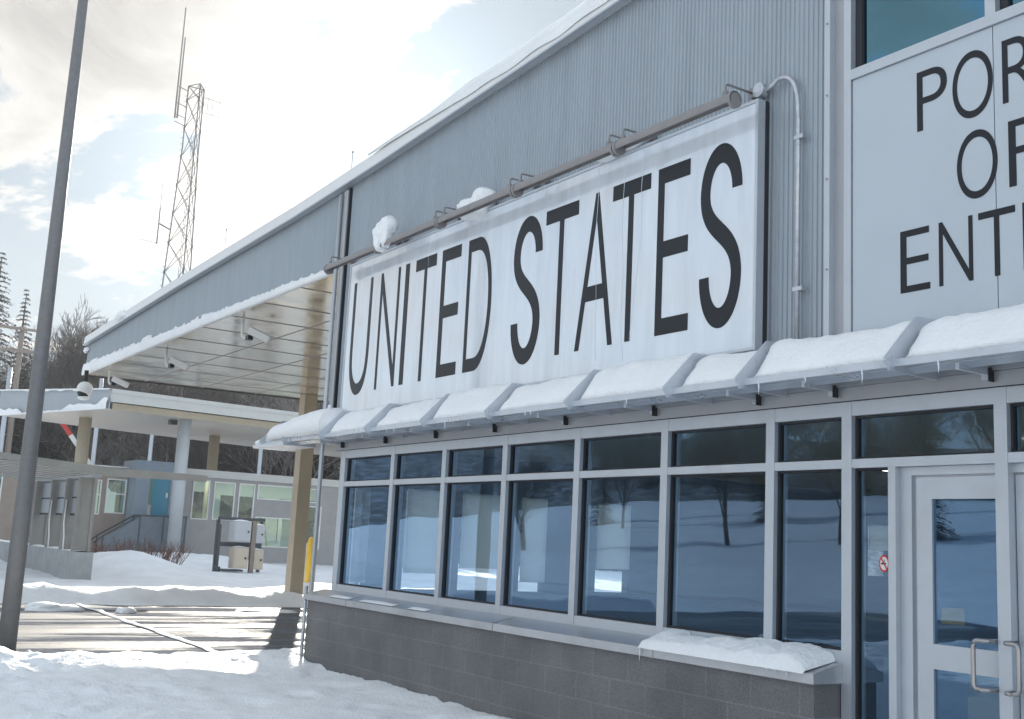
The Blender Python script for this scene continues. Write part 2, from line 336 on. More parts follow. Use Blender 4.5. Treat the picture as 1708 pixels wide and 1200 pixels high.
# packed ridge of ploughed snow crossing the road, and lumps
bm = B(); rnd = random.Random(4)
vs = []
pts = [(-22.4+9.6*i/70) for i in range(71)]
def ridge_y(x): return -.38-.028*(x+19.5)+.05*fn(x, 0, 0, .9)
for x in pts:
    y = ridge_y(x)
    hh = .035+.02*fn(x, 9, 0, 4); ww = .05+.02*fn(x, 4, 0, 3)
    vs.append([bm.verts.new((x, y-ww, .012)), bm.verts.new((x, y-.2*ww, hh)), bm.verts.new((x, y+.4*ww, hh*.8)), bm.verts.new((x, y+ww, .012))])
for a, b in zip(vs, vs[1:]):
    for k in range(3): bm.faces.new((a[k], b[k], b[k+1], a[k+1]))
tag(obj('snow_ridge', bm, 'snow_old', smooth=True), None, None, kind='structure')
def lump(bm, c, r, sx=1, sy_=1, sz=.6, seed=0, sub=3, amp=.25):
    q = bmesh.ops.create_icosphere(bm, subdivisions=sub, radius=1)
    for v in q['verts']:
        p = v.co.copy(); k = 1+amp*noise.noise(p*1.3+Vector((seed, 0, 0)))+amp*.4*noise.noise(p*3.7+Vector((0, seed, 0)))
        v.co = Vector((c[0]+p.x*r*sx*k, c[1]+p.y*r*sy_*k, c[2]+p.z*r*sz*k))
lumps = [((-20.9, -1.1, .02), .22, 'rugged lump of ploughed snow on the wet road, nearest the light pole'),
         ((-20.55, .1, .02), .14, 'small snow lump on the wet road beside the larger ploughed lump'),
         ((-21.2, 3.0, .0), .30, 'flat white patch of snow lying alone on the wet road before the far bank')]
for i, (c, r, lb) in enumerate(lumps):
    bm = B(); lump(bm, (0, 0, 0), r, 1.1, 1.9 if i != 1 else 1.2, .5 if i < 2 else .12, i*3., 3, .6)
    o = obj('snow_lump', bm, 'snow', smooth=True); o.location = c; tag(o, lb, 'snow lump')

# ------------------------------------------------------------------ port building
RP = [(-30, 5.22), (-25.4, 5.34), (-22.7, 5.42), (-18.9, 5.54), (-13.8, 5.655), (-11.4, 5.755), (-8.2, 5.94), (-6.8, 6.03), (8, 6.98)]
def zr(x):
    x = min(8, max(-30, x))
    for (a, za), (b, zb_) in zip(RP, RP[1:]):
        if a <= x <= b: return za+(zb_-za)*(x-a)/(b-a)
def cladding(bm, x0, x1, zb_, y, y_back, pitch=.0425, dep=.0095):
    n = int((x1-x0)/pitch); prev = None; x = x0
    for i in range(n+1):
        for dx, yy in ((0, y), (.52, y), (.60, y-dep), (.84, y-dep), (.95, y)):
            X = min(x0+(i+dx)*pitch, x1)
            a = bm.verts.new((X, yy, zb_)); b = bm.verts.new((X, yy, zr(X)))
            if prev and X > prev[2]: bm.faces.new((prev[0], a, b, prev[1]))
            prev = (a, b, X)
    return bm
bld = empty('port_building', 'grey ribbed metal clad border station building with snowy sunshade and large wall sign', 'building', (-4, 0, 0))
def part(name, bm, m, parent=None, smooth=False, bevel=0., label=None):
    P = parent or bld
    o = obj(name, bm, m, P, smooth, bevel)
    root = P
    off = Vector((0, 0, 0))
    while root: off += root.location; root = root.parent
    o.data.transform(Matrix.Translation(-off))
    if label: o['label'] = label
    return o
bm = B(); cladding(bm, -12.2, -4.76, 2.56, .02, 0); part('ribbed_wall', bm, 'cladding')
# wall behind, parapet and outer shell
bm = B(); box(bm, -12.0, -4.61, .06, .26, 2.53, 5.6); box(bm, -4.6, 8, .06, .26, 2.53, 4.58); part('wall', bm, 'flashing')
bm = B(); prism(bm, [(-12.26, .03, 5.5), (8, .03, 5.5), (8, .03, zr(8)-.01), (-6.8, .03, zr(-6.8)-.01), (-12.26, .03, zr(-12.26)-.01)], (0, .2, 0)); part('parapet_wall', bm, 'flashing')
bm = B(); box(bm, -12.04, -12.0+.14, .26, .30, 0, 2.6); 
part('corner_post', bm, 'alu')
bm = B(); P_ = [(-12.3, .22, zr(-12.3)-.25), (8, .22, zr(8)-.25), (8, 13, zr(8)-.25), (-12.3, 13, zr(-12.3)-.25)]
prism(bm, P_, (0, 0, .18)); part('roof', bm, 'roofing')
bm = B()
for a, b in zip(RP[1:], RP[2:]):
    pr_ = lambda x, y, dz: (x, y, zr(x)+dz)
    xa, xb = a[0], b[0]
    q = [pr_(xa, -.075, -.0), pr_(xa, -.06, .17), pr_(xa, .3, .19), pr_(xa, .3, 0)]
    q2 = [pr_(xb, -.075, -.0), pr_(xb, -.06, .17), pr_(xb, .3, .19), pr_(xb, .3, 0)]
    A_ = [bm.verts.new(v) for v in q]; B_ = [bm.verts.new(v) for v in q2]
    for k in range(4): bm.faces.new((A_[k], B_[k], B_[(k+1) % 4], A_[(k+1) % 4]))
part('roof_edge_cap', bm, 'white')  # white stands in for the sun glare on the light grey cap
bm = B()
for a, b in zip(RP[1:], RP[2:]):
    xa, xb = a[0], b[0]
    prism(bm, [(xa, -.10, zr(xa)-.022), (xa, -.02, zr(xa)-.022), (xa, -.02, zr(xa)-.004), (xa, -.10, zr(xa)-.004)], (xb-xa, 0, zr(xb)-zr(xa)))
part('drip_edge', bm, 'alu')
# snow blown over the roof edge, overhang enlarged to stand in for sun glare
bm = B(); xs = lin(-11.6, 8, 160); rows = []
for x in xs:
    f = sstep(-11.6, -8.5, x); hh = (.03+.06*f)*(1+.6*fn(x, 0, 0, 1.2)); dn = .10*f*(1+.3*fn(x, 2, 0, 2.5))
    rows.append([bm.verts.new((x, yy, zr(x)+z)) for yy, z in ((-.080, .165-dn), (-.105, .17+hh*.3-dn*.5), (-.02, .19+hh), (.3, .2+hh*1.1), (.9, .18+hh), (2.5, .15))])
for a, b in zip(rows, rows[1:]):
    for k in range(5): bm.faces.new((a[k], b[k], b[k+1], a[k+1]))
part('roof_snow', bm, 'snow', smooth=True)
# vertical trims
bm = B(); box(bm, -12.31, -12.2, -.035, .05, 2.6, 5.66); part('corner_trim', bm, 'flashing', bevel=.004)
bm = B(); box(bm, -12.2, -12.185, -.02, .02, 2.6, 5.68); part('trim_gasket', bm, 'rubber')
bm = B(); box(bm, -4.80, -4.755, -.03, .05, 2.56, 6.1); part('corner_trim', bm, 'alu', bevel=.003)
bm = B(); box(bm, -4.755, -4.66, .02, .06, 2.56, 6.1); part('channel', bm, 'flashing')
bm = B()
for z in (2.75, 3.33, 3.93, 4.5, 5.0):
    q = bmesh.ops.create_cone(bm, cap_ends=True, segments=8, radius1=.007, radius2=.007, depth=.012)
    bmesh.ops.rotate(bm, verts=q['verts'], matrix=Matrix.Rotation(R(90), 3, 'X')); bmesh.ops.translate(bm, verts=q['verts'], vec=(-4.776, -.034, z))
part('screw', bm, 'steel')
# flat flashing between wall cladding and window heads
bm = B(); box(bm, -12.1, 8, -.004, .06, 2.475, 2.56); part('head_flashing', bm, 'flashing')
bm = B(); box(bm, -12.3, 8, -.02, .06, 2.562, 2.60); part('wall_base_trim', bm, 'flashing')
bm = B(); box(bm, -12.06, 8, -.006, .0, 2.470, 2.4755)
part('shadow_gap', bm, 'rubber')
# block plinth and coping
bm = B(); box(bm, -12.05, -4.69, -.22, .2, -.1, .785); part('block_plinth', bm, 'block')
bm = B(); prism(bm, [(-12.1, -.255, .785), (-12.1, -.255, .845), (-12.1, -.02, .9), (-12.1, .03, .9), (-12.1, .03, .785)], (12.1-4.665, 0, 0)); part('sill_coping', bm, 'coping', bevel=.004)
bm = B()
for x in (-11.0, -8.15, -6.1): prism(bm, [(x, -.258, .780), (x, -.258, .849), (x, -.02, .903), (x, -.02, .899), (x, -.2, .85), (x, -.25, .78)], (.012, 0, 0))
part('coping_joint', bm, 'steel')
# window wall
MU = [-11.87, -10.642, -9.560, -8.476, -7.396, -6.324, -5.272, -4.640, -3.603, -2.56, -1.5, -.45, .6, 1.65, 2.7]
HW = [.06]+[.038]*14
Z0, Z1, Z2, Z3, Z4 = .90, .973, 2.062, 2.116, 2.382
win_frame_of = []
for i in range(len(MU)-1):
    a = MU[i]+HW[i]; b = MU[i+1]-HW[i+1]
    if i < 7:
        cells = [(a, b, Z1, Z2), (a, b, Z3, Z4)]
    elif i == 7:
        cells = [(a, -4.337, .10, Z2), (a, b, Z3, Z4)]
    elif i == 8:
        cells = [(a+.6, b, .10, Z2), (a, b, Z3, Z4)]
    else: cells = [(a, b, .10, Z2), (a, b, Z3, Z4)]
    for (x0, x1, z0, z1) in cells:
        bm = B(); t_ = .014
        for q in ((x0, x0+t_, z0, z1), (x1-t_, x1, z0, z1), (x0+t_, x1-t_, z0, z0+t_), (x0+t_, x1-t_, z1-t_, z1)): box(bm, q[0], q[1], .035, .075, q[2], q[3])
        wnd = part('window', bm, 'rubber')
        bm = B(); v = [bm.verts.new(p) for p in ((x0, .055, z0), (x1, .055, z0), (x1, .055, z1), (x0, .055, z1))]; bm.faces.new(v)
        g = obj('pane', bm, 'glass', wnd); g.data.transform(Matrix.Translation((4, 0, 0)))
for i, x in enumerate(MU):
    zb_ = .0 if i >= 7 else Z0
    bm = B(); box(bm, x-HW[i], x+HW[i], .0, .13, zb_, 2.472); part('mullion', bm, 'alu', bevel=.0025)
def rail(x0, x1, z0, z1): 
    bm = B(); box(bm, x0, x1, .0025, .127, z0, z1); part('rail', bm, 'alu', bevel=.002)
for i in range(len(MU)-1):
    a = MU[i]+HW[i]+.0006; b = MU[i+1]-HW[i+1]-.0006
    rail(a, b, Z4, 2.470); rail(a, b, Z2, Z3)
    if i < 7: rail(a, b, Z0, Z1)
# jamb beside doors
bm = B(); box(bm, -4.337, -4.285, .003, .128, 0, Z2-.0006); part('door_jamb', bm, 'alu', bevel=.002)
bm = B()
for q in ((-4.284, -4.205, 0, 2.06), (-2.93, -2.87, 0, 2.06), (-4.205, -2.93, 2.012, 2.06)): box(bm, q[0], q[1], .045, .12, q[2], q[3])
part('door_frame', bm, 'alu', bevel=.004)
bm = B()
for q in ((-4.205, -4.186, .02, 2.0), (-4.205, -2.93, 2.002, 2.014)): box(bm, q[0], q[1], .075, .1, q[2], q[3])
part('door_stop', bm, 'alu')
def door(x0, x1, hx, dirn):
    bm = B(); s0 = .103
    for q in ((x0, x0+s0, .02, 2.0), (x1-s0, x1, .02, 2.0), (x0+s0, x1-s0, 1.876, 2.0), (x0+s0, x1-s0, .935, 1.071), (x0+s0, x1-s0, .02, .27)): box(bm, q[0], q[1], .06, .10, q[2], q[3])
    d = part('door', bm, 'alu', bevel=.0015)
    for z0, z1 in ((1.071, 1.876), (.27, .935)):
        bm = B(); box(bm, x0+s0, x1-s0, .076, .082, z0, z1)
        g = obj('pane', bm, 'glass', d); g.data.transform(Matrix.Translation((4, 0, 0)))
    x = hx; e = hx+dirn*.085
    bm = B(); tube(bm, [(e, .06, 1.125), (e, -.02, 1.125)]+arc((e-dirn*.0, -.035, 1.125), (e-dirn*.0, -.065, 1.125), (e-dirn*.04, -.065, 1.125), 4)+arc((x+dirn*.03, -.065, 1.125), (x, -.065, 1.125), (x, -.065, 1.095), 5)+arc((x, -.065, .905), (x, -.065, .875), (x+dirn*.03, -.065, .875), 5)+arc((e-dirn*.04, -.065, .875), (e, -.065, .875), (e, -.035, .875), 4)+[(e, .06, .875)], .0125, 12)
    h = obj('handle', bm, 'steel', d, True); h.data.transform(Matrix.Translation((4, 0, 0)))
door(-4.184, -3.566, -3.745, 1)
door(-3.560, -2.942, -3.485, -1)
bm = B(); box(bm, -3.566, -3.560, .066, .095, .02, 2.0); part('door_seal', bm, 'rubber')
# no-smoking decal on the sidelight
bm = B(); q = []
cx_, cz_ = -4.405, 1.50; n_ = 28
for k in range(n_):
    a = 2*math.pi*k/n_; q.append((bm.verts.new((cx_+.036*math.cos(a), .050, cz_+.05*math.sin(a))), bm.verts.new((cx_+.028*math.cos(a), .050, cz_+.039*math.sin(a)))))
for k in range(n_): a, b = q[k], q[(k+1) % n_]; bm.faces.new((a[0], b[0], b[1], a[1]))
v = [bm.verts.new((cx_+p[0], .0495, cz_+p[1])) for p in ((-.022, .026), (-.016, .032), (.022, -.026), (.016, -.032))]; bm.faces.new(v)
dc = part('no_smoking_decal', bm, 'red')
bm = B(); v = [bm.verts.new((cx_+.03*math.cos(2*math.pi*k/20), .0515, cz_+.042*math.sin(2*math.pi*k/20))) for k in range(20)]; bm.faces.new(v)
g = obj('decal_ground', bm, 'white', dc); g.data.transform(Matrix.Translation((4, 0, 0)))
bm = B(); box(bm, cx_-.02, cx_+.014, .0500, .0505, cz_-.006, cz_+.004); box(bm, cx_+.0, cx_+.004, .0500, .0505, cz_+.006, cz_+.022)
g = obj('decal_symbol', bm, 'vinyl', dc); g.data.transform(Matrix.Translation((4, 0, 0)))
# entry bay above the sunshade: printed panels, rail, tall dark glazing
def panel(x0, x1):
    bm = B(); box(bm, x0, x1, .006, .04, 2.6, 4.553); return part('entry_panel', bm, 'panel', bevel=.003)
panels = [panel(-4.598, -3.606), panel(-3.600, -2.6), panel(-2.594, -1.6), panel(-1.594, 8)]
bm = B(); box(bm, -4.66, -4.604, -.005, .1, 2.6, 7.2); part('entry_jamb', bm, 'alu', bevel=.003)
bm = B(); box(bm, -4.6035, 8, -.012, .1, 4.556, 4.622); part('rail', bm, 'alu', bevel=.003)
for x in (-3.61, -2.57, -1.53): 
    bm = B(); box(bm, x-.033, x+.033, -.005, .1, 4.6226, 7.2); part('mullion', bm, 'alu', bevel=.003)
bm = B()
for a, b in ((-4.6035, -3.6435), (-3.5765, -2.604), (-2.536, -1.564), (-1.496, 8)):
    w_ = part('window', box(B(), a, a+.05, .04, .09, 4.63, 7.15), 'rubber')
    bm2 = B(); v = [bm2.verts.new(p) for p in ((a, .065, 4.622), (b, .065, 4.622), (b, .065, 7.2), (a, .065, 7.2))]; bm2.faces.new(v)
    g = obj('pane', bm2, 'glass_blue', w_); g.data.transform(Matrix.Translation((4, 0, 0)))
bm.free()
# rear shell and interior
bm = B(); box(bm, -12.04, 8, 13, 13.2, 0, 5.6); part('rear_wall', bm, 'cladding')
bm = B(); box(bm, 8, 8.2, 0, 13.2, 0, 7); part('side_wall', bm, 'cladding')
bm = B(); ywin = [(.17, .38), (.84, 1.39), (1.60, 2.27), (2.48, 2.88), (3.68, 4.25), (9.05, 9.6)]
prev = .06
for a, b in ywin:
    box(bm, -12.0, -11.85, prev, a, 0, 2.6); box(bm, -12.0, -11.85, a, b, 0, .93 if b < 9 else 1.3); box(bm, -12.0, -11.85, a, b, 2.08, 2.6); prev = b
box(bm, -12.0, -11.85, prev, 13, 0, 2.6); part('west_wall', bm, 'int_wall')
bm = B(); box(bm, -12.28, -12.05, .06, 13, 2.56, 5.5); part('west_upper_wall', bm, 'cladding')
bm = B(); box(bm, -12.04, 8, .14, 13, -.03, .012); part('interior_floor', bm, 'int_floor')
bm = B(); box(bm, -11.85, 8, .14, 13, 2.56, 2.6); part('ceiling', bm, 'int_white')
bm = B(); box(bm, -10.9, 8, 12.0, 12.1, .013, 2.559); box(bm, -6.2, -6.1, 4.2, 8.99, .013, 2.559); part('partition', bm, 'int_wall')
bm = B(); box(bm, -11, -6.3, 3.0, 3.55, .013, .95); box(bm, -11.05, -6.25, 2.95, 3.6, .951, .99); part('service_counter', bm, 'int_wall')

m, n, l, p = nodes_of('lamp_strip'); p.inputs['Emission Color'].default_value = (1, .93, .8, 1); p.inputs['Emission Strength'].default_value = 4; MT['lamp_strip'] = m
for x, y, lx, ly in ((-10.95, .85, .30, .022), (-8.2, 5.6, .15, .6), (-5.2, 3.6, .15, .6), (-9.2, 9.4, .15, .6), (-4.0, 6.5, .6, .15)):
    bm = B(); box(bm, x-lx, x+lx, y-ly, y+ly, 2.53, 2.559); part('ceiling_light', bm, 'lamp_strip')
m, n, l, p = nodes_of('brightener'); n.remove(p)  # translucent sheet added to brighten the west window openings
df = n.new('ShaderNodeBsdfDiffuse'); df.inputs[0].default_value = (.75, .80, .82, 1); tl_ = n.new('ShaderNodeBsdfTranslucent'); tl_.inputs[0].default_value = (.90, .96, .98, 1)
mx_ = n.new('ShaderNodeMixShader'); mx_.inputs[0].default_value = .9; l.new(df.outputs[0], mx_.inputs[1]); l.new(tl_.outputs[0], mx_.inputs[2]); l.new(mx_.outputs[0], n['Material Output'].inputs[0]); MT['brightener'] = m
for (a, b), zb_ in zip(ywin[:6], (1.0, 1.12, 1.2, 1.05, 1.25, 1.7)):
    bm = B(); box(bm, -11.84, -11.835, a+.01, b-.01, zb_, 2.10); part('window_brightener', bm, 'brightener')  # added sheets that make the openings look bright
# lettering
_fc = {}
def glyph(ch, off):
    k = (ch, off)
    if k not in _fc:
        c = bpy.data.curves.new('letter', 'FONT'); c.body = ch; c.offset = off; c.resolution_u = 18
        o = bpy.data.objects.new('letter', c); COL.objects.link(o)
        dg = bpy.context.evaluated_depsgraph_get(); me = o.evaluated_get(dg).to_mesh()
        vv = [v.co.copy() for v in me.vertices]; ff = [tuple(p.vertices) for p in me.polygons]
        bpy.data.objects.remove(o); bpy.data.curves.remove(c)
        _fc[k] = (vv, ff)
    return _fc[k]
def s_shape():   # flat-cut grotesque S drawn with an even pen in a narrow box, later stretched to size
    t_, W_ = .108, .46; a, b = t_/2, W_-t_/2; pts = []
    for k in range(25):
        q = math.pi*k/24; pts.append((.5*(a+b)+.5*(b-a)*math.cos(q), .735+(1-t_/2-.735)*math.sin(q)))
    for k in range(1, 24):
        u = k/24; p = [(a, .735), (a, .50), (b, .53), (b, .27)]
        pts.append(tuple((1-u)**3*p[0][i]+3*(1-u)**2*u*p[1][i]+3*(1-u)*u*u*p[2][i]+u**3*p[3][i] for i in (0, 1)))
    for k in range(25):
        q = math.pi*k/24; pts.append((.5*(a+b)+.5*(b-a)*math.cos(q), .285-(.285-t_/2)*math.sin(q)))
    pts[0] = (b, .735); L1, L2 = [], []
    for i, p in enumerate(pts):
        d = Vector((pts[min(i+1, len(pts)-1)][0]-pts[max(i-1, 0)][0], pts[min(i+1, len(pts)-1)][1]-pts[max(i-1, 0)][1])).normalized()
        if i in (0, len(pts)-1): d = Vector((0, 1 if i == 0 else 1))
        n_ = Vector((-d.y, d.x))*t_/2; L1.append((p[0]+n_.x, p[1]+n_.y)); L2.append((p[0]-n_.x, p[1]-n_.y))
    n = len(pts); vv = [Vector((x, y, 0)) for x, y in L1+L2]
    return vv, [(i, i+1, n+i+1, n+i) for i in range(n-1)]
def letter(ch, x0, x1, z0, z1, y, parent, m='vinyl', off=.0, th=.002):
    vv, ff = s_shape() if ch == 'S' else glyph(ch, off)
    ax = min(v.x for v in vv); bx = max(v.x for v in vv); ay = min(v.y for v in vv); by = max(v.y for v in vv)
    bm = B(); vs = [bm.verts.new((x0+(v.x-ax)/(bx-ax)*(x1-x0), y, z0+(v.y-ay)/(by-ay)*(z1-z0))) for v in vv]
    for f in ff:
        try: bm.faces.new([vs[i] for i in f])
        except ValueError: pass
    r = bmesh.ops.extrude_face_region(bm, geom=bm.faces[:])
    bmesh.ops.translate(bm, verts=[e for e in r['geom'] if isinstance(e, bmesh.types.BMVert)], vec=(0, th, 0))
    bmesh.ops.recalc_face_normals(bm, faces=bm.faces[:])
    o = obj('letter', bm, m, parent)
    root = parent; o_ = Vector((0, 0, 0))
    while root: o_ += root.location; root = root.parent
    o.data.transform(Matrix.Translation(-o_))
    return o
# PORT / OF / ENTRY on the entry panels; a letter belongs to the panel it starts on
words = [('P', -4.113, -3.905, 4.065, 4.44), ('O', -3.868, -3.607, 4.045, 4.45), ('R', -3.548, -3.33, 4.065, 4.44), ('T', -3.30, -3.07, 4.065, 4.44),
         ('O', -3.846, -3.588, 3.56, 3.965), ('F', -3.52, -3.33, 3.575, 3.955),
         ('E', -4.24, -4.034, 3.09, 3.47), ('N', -3.973, -3.752, 3.09, 3.47), ('T', -3.715, -3.49, 3.09, 3.47), ('R', -3.447, -3.23, 3.09, 3.47), ('Y', -3.21, -2.98, 3.09, 3.47)]
for ch, a, b, c, d in words: letter(ch, a, b, c, d, .0035, panels[0] if a < -3.6 else panels[1], off=-.009)

# ------------------------------------------------------------------ wall sign
sgn = empty('wall_sign', 'long white wall sign reading UNITED STATES in tall black letters', 'sign', (-8.6, 0, 2.87))
def spart(name, bm, m, smooth=False, bevel=0.): return part(name, bm, m, sgn, smooth, bevel)
bm = B(); box(bm, -11.81, -5.345, -.097, -.01, 2.885, 4.612); spart('panel', bm, 'sign')
bm = B()
for q in ((-11.835, -11.81, 2.865, 4.635), (-5.345, -5.32, 2.865, 4.635)): box(bm, q[0], q[1], -.104, -.035, q[2], q[3])
for q in ((2.865, 2.885), (4.613, 4.636)): box(bm, -11.8098, -5.3452, -.104, -.002, q[0], q[1])
spart('frame', bm, 'alu', bevel=.002)
bm = B(); box(bm, -5.345, -5.317, -.035, .0, 2.868, 4.633); spart('edge_shadow_strip', bm, 'rubber')  # dark strip standing in for the shadow line behind the sign edge
US = [('U', -11.685, -11.205, 3.07, 4.385), ('N', -11.005, -10.55, 3.088, 4.385), ('I', -10.435, -10.345, 3.088, 4.385), ('T', -10.205, -9.772, 3.088, 4.385), ('E', -9.655, -9.275, 3.088, 4.385), ('D', -9.145, -8.69, 3.088, 4.385),
      ('S', -8.335, -7.885, 3.06, 4.405), ('T', -7.845, -7.372, 3.088, 4.385), ('A', -7.363, -6.867, 3.088, 4.385), ('T', -6.915, -6.448, 3.088, 4.385), ('E', -6.36, -5.995, 3.088, 4.385), ('S', -5.885, -5.467, 3.058, 4.405)]
for ch, a, b, c, d in US: letter(ch, a, b, c, d, -.0995, sgn, off=-.012)
# frozen drip trails running down the sign face
for k, (x, zl, bend) in enumerate(((-7.12, 1.62, .06), (-6.78, 1.66, .05), (-6.55, 1.5, -.12), (-11.25, .5, 0), (-9.95, .35, 0))):
    bm = B(); pts = [(x+.01*math.sin(j*.6+k)+bend*(j/20)**3, -.0985, 4.6-zl*j/20) for j in range(21)]
    tube(bm, pts, [.003*(1-.5*j/20) for j in range(21)], 5); spart('frozen_drip', bm, 'ice', smooth=True)

# ------------------------------------------------------------------ sign light bars
def light_bar(x0, x1, label):
    t = empty('sign_light', label, 'light fixture', (x0, -.3, 4.58), 0, 'light bars above the wall sign')
    bm = B(); n_ = 12; L_ = x1-x0-.012
    # half-round trough opening down towards the sign
    prof = []
    for k in range(n_+1):
        a = R(-25)+R(205)*k/n_; prof.append((-.055*math.cos(a)*.95, .058*math.sin(a)))
    inner = [(p[0]*.9, p[1]*.9) for p in prof]
    ring = prof+inner[::-1]
    prism(bm, [(0, p[0], p[1]) for p in ring], (L_, 0, 0))
    bmesh.ops.recalc_face_normals(bm, faces=bm.faces[:])
    obj('trough', bm, 'fixture', t)
    for xx in (0, L_-.025):
        bm = B(); tube(bm, [(xx, 0, 0), (xx+.025, 0, 0)], .061, 18); obj('end_cap', bm, 'fixture', t)
    for xx in (.06, L_-.10):
        bm = B(); tube(bm, [(xx, .295, .145), (xx, .06, .145)]+arc((xx, .03, .145), (xx, 0, .145), (xx, 0, .115), 5)+[(xx, 0, .04)], .0085, 8)
        obj('gooseneck', bm, 'fixture', t, True)
        bm = B(); tube(bm, [(xx, .25, .145), (xx, .298, .145)], .04, 14); obj('wall_plate', bm, 'fixture', t)
        bm = B(); tube(bm, [(xx, 0, .035), (xx, 0, .085)], .022, 10); obj('knuckle', bm, 'fixture', t)
    return t
seg = [-12.02, -10.7, -9.38, -8.04, -6.62, -5.33]
lbl = ['farthest sign light bar, overhanging the corner trim left of the sign', 'sign light bar above the letters NITE with a tall snow clump on it', 'sign light bar above the letter D with a double snow clump', 'sign light bar above the gap and first S with bare brackets', 'nearest sign light bar, right end by the galvanised conduit']
bars = [light_bar(a, b, l_) for a, b, l_ in zip(seg, seg[1:], lbl)]
def clump(parent, items, name='snow_clump'):
    bm = B()
    for i, (c, r, a, b, c_) in enumerate(items): lump(bm, c, r, a, b, c_, i*2.7+r*10, 4, .24)
    o = obj(name, bm, 'snow', parent, True); o.data.transform(Matrix.Translation(-parent.location)); return o
clump(bars[1], [((-10.63, -.29, 4.73), .13, .8, .9, 1.1), ((-10.56, -.28, 4.80), .12, .9, .9, .9), ((-10.63, -.32, 4.64), .10, .5, .8, 1.3), ((-10.5, -.32, 4.65), .085, .55, .7, 1.3)])
clump(bars[2], [((-9.12, -.14, 4.70), .14, .9, .8, .7), ((-8.92, -.10, 4.74), .15, 1.0, .8, .8), ((-9.02, -.13, 4.64), .13, 1.6, .8, .6)])
clump(bars[3], [((-6.95, -.12, 4.66), .11, 1.5, .8, .42), ((-6.72, -.10, 4.68), .09, 1.6, .8, .45)])
# conduit on the wall
cd = empty('conduit', 'galvanised conduit bending from the junction box down the ribbed wall', 'conduit', (-5.02, 0, 2.9))
bm = B(); tube(bm, [(-5.32, -.03, 4.70), (-5.27, -.03, 4.725)]+arc((-5.22, -.03, 4.75), (-5.06, -.03, 4.78), (-5.03, -.03, 4.55), 10)+[(-5.022, -.03, 4.4), (-5.02, -.03, 2.86)], .0165, 10)
part('pipe', bm, 'galv', cd, True)
for z in (4.28, 3.24):
    bm = B(); box(bm, -5.045, -4.965, -.05, -.012, z-.014, z+.014); part('strap', bm, 'galv', cd, bevel=.004)
bm = B(); tube(bm, [(-5.355, -.02, 4.715), (-5.355, -.075, 4.715)], .052, 18); part('junction_box', bm, 'galv', cd)

# downpipe by the building corner and thin pipe by the plinth
bm = B(); tube(bm, [(-12.36, -.05, 5.62), (-12.36, -.05, .02)], .027, 14)
o = obj('downpipe', bm, 'alu', None, True); tag(o, 'pale full height downpipe at the far corner of the building', 'downpipe')
bm = B(); tube(bm, [(-12.085, -.235, -.05), (-12.085, -.235, .93)], .02, 10)
o = obj('ground_wire_pipe', bm, 'galv', None, True); tag(o, 'thin grey pipe standing against the far end of the block plinth', 'pipe')

# ------------------------------------------------------------------ sunshade with snow
shade = empty('sunshade', 'metal louvred sunshade over the windows loaded with snow between its bracket plates', 'sunshade', (-8, 0, 2.5))
def shp(name, bm, m, smooth=False, bevel=0.): return part(name, bm, m, shade, smooth, bevel)
BR = [-13.32, -12.62, -11.55, -10.42, -9.24, -8.11, -6.96, -5.82, -5.13, -3.99, -2.85, -1.71]
for x in BR:
    yb = -.02 if x > -12.3 else -.10
    bm = B(); prism(bm, [(x, yb, 2.54), (x, -.43, 2.545), (x, -.475, 2.60), (x, -.475, 2.61), (x, -.20, 2.885), (x, yb, 2.89)], (.016, 0, 0)); shp('bracket_plate', bm, 'louver')
def blade(x0, x1, y, z, w=.10, dz=.045):
    bm = B(); prism(bm, [(x0, y, z), (x0, y+w, z+dz), (x0, y+w, z+dz+.007), (x0, y, z+.007)], (x1-x0, 0, 0)); shp('louver', bm, 'louver')
for a, b in zip(BR, BR[1:]):
    x0 = a+.0145; x1 = b-.0005
    bm = B(); prism(bm, [(x0, -.395, 2.572), (x0, -.395, 2.612), (x0, -.388, 2.616), (x0, -.32, 2.585), (x0, -.32, 2.578), (x0, -.385, 2.572)], (x1-x0, 0, 0)); shp('louver', bm, 'louver')
    for j in range(3): blade(x0, x1, -.305+.09*j, 2.572+.062*j, .085, -.02)
    bm = B(); box(bm, x0, x1, -.045, -.025, 2.60, 2.66); shp('louver', bm, 'louver')
for x in (-11.87, -10.8, -9.72, -8.64, -7.55, -6.43, -5.37, -4.72, -3.65, -2.5):
    bm = B(); box(bm, x-.012, x+.012, -.30, -.005, 2.535, 2.575); box(bm, x-.05, x+.012, -.018, -.007, 2.515, 2.60); shp('arm', bm, 'louver')
    bm = B(); box(bm, x+.012, x+.02, -.05, -.005, 2.50, 2.575); shp('arm_tab', bm, 'rubber')
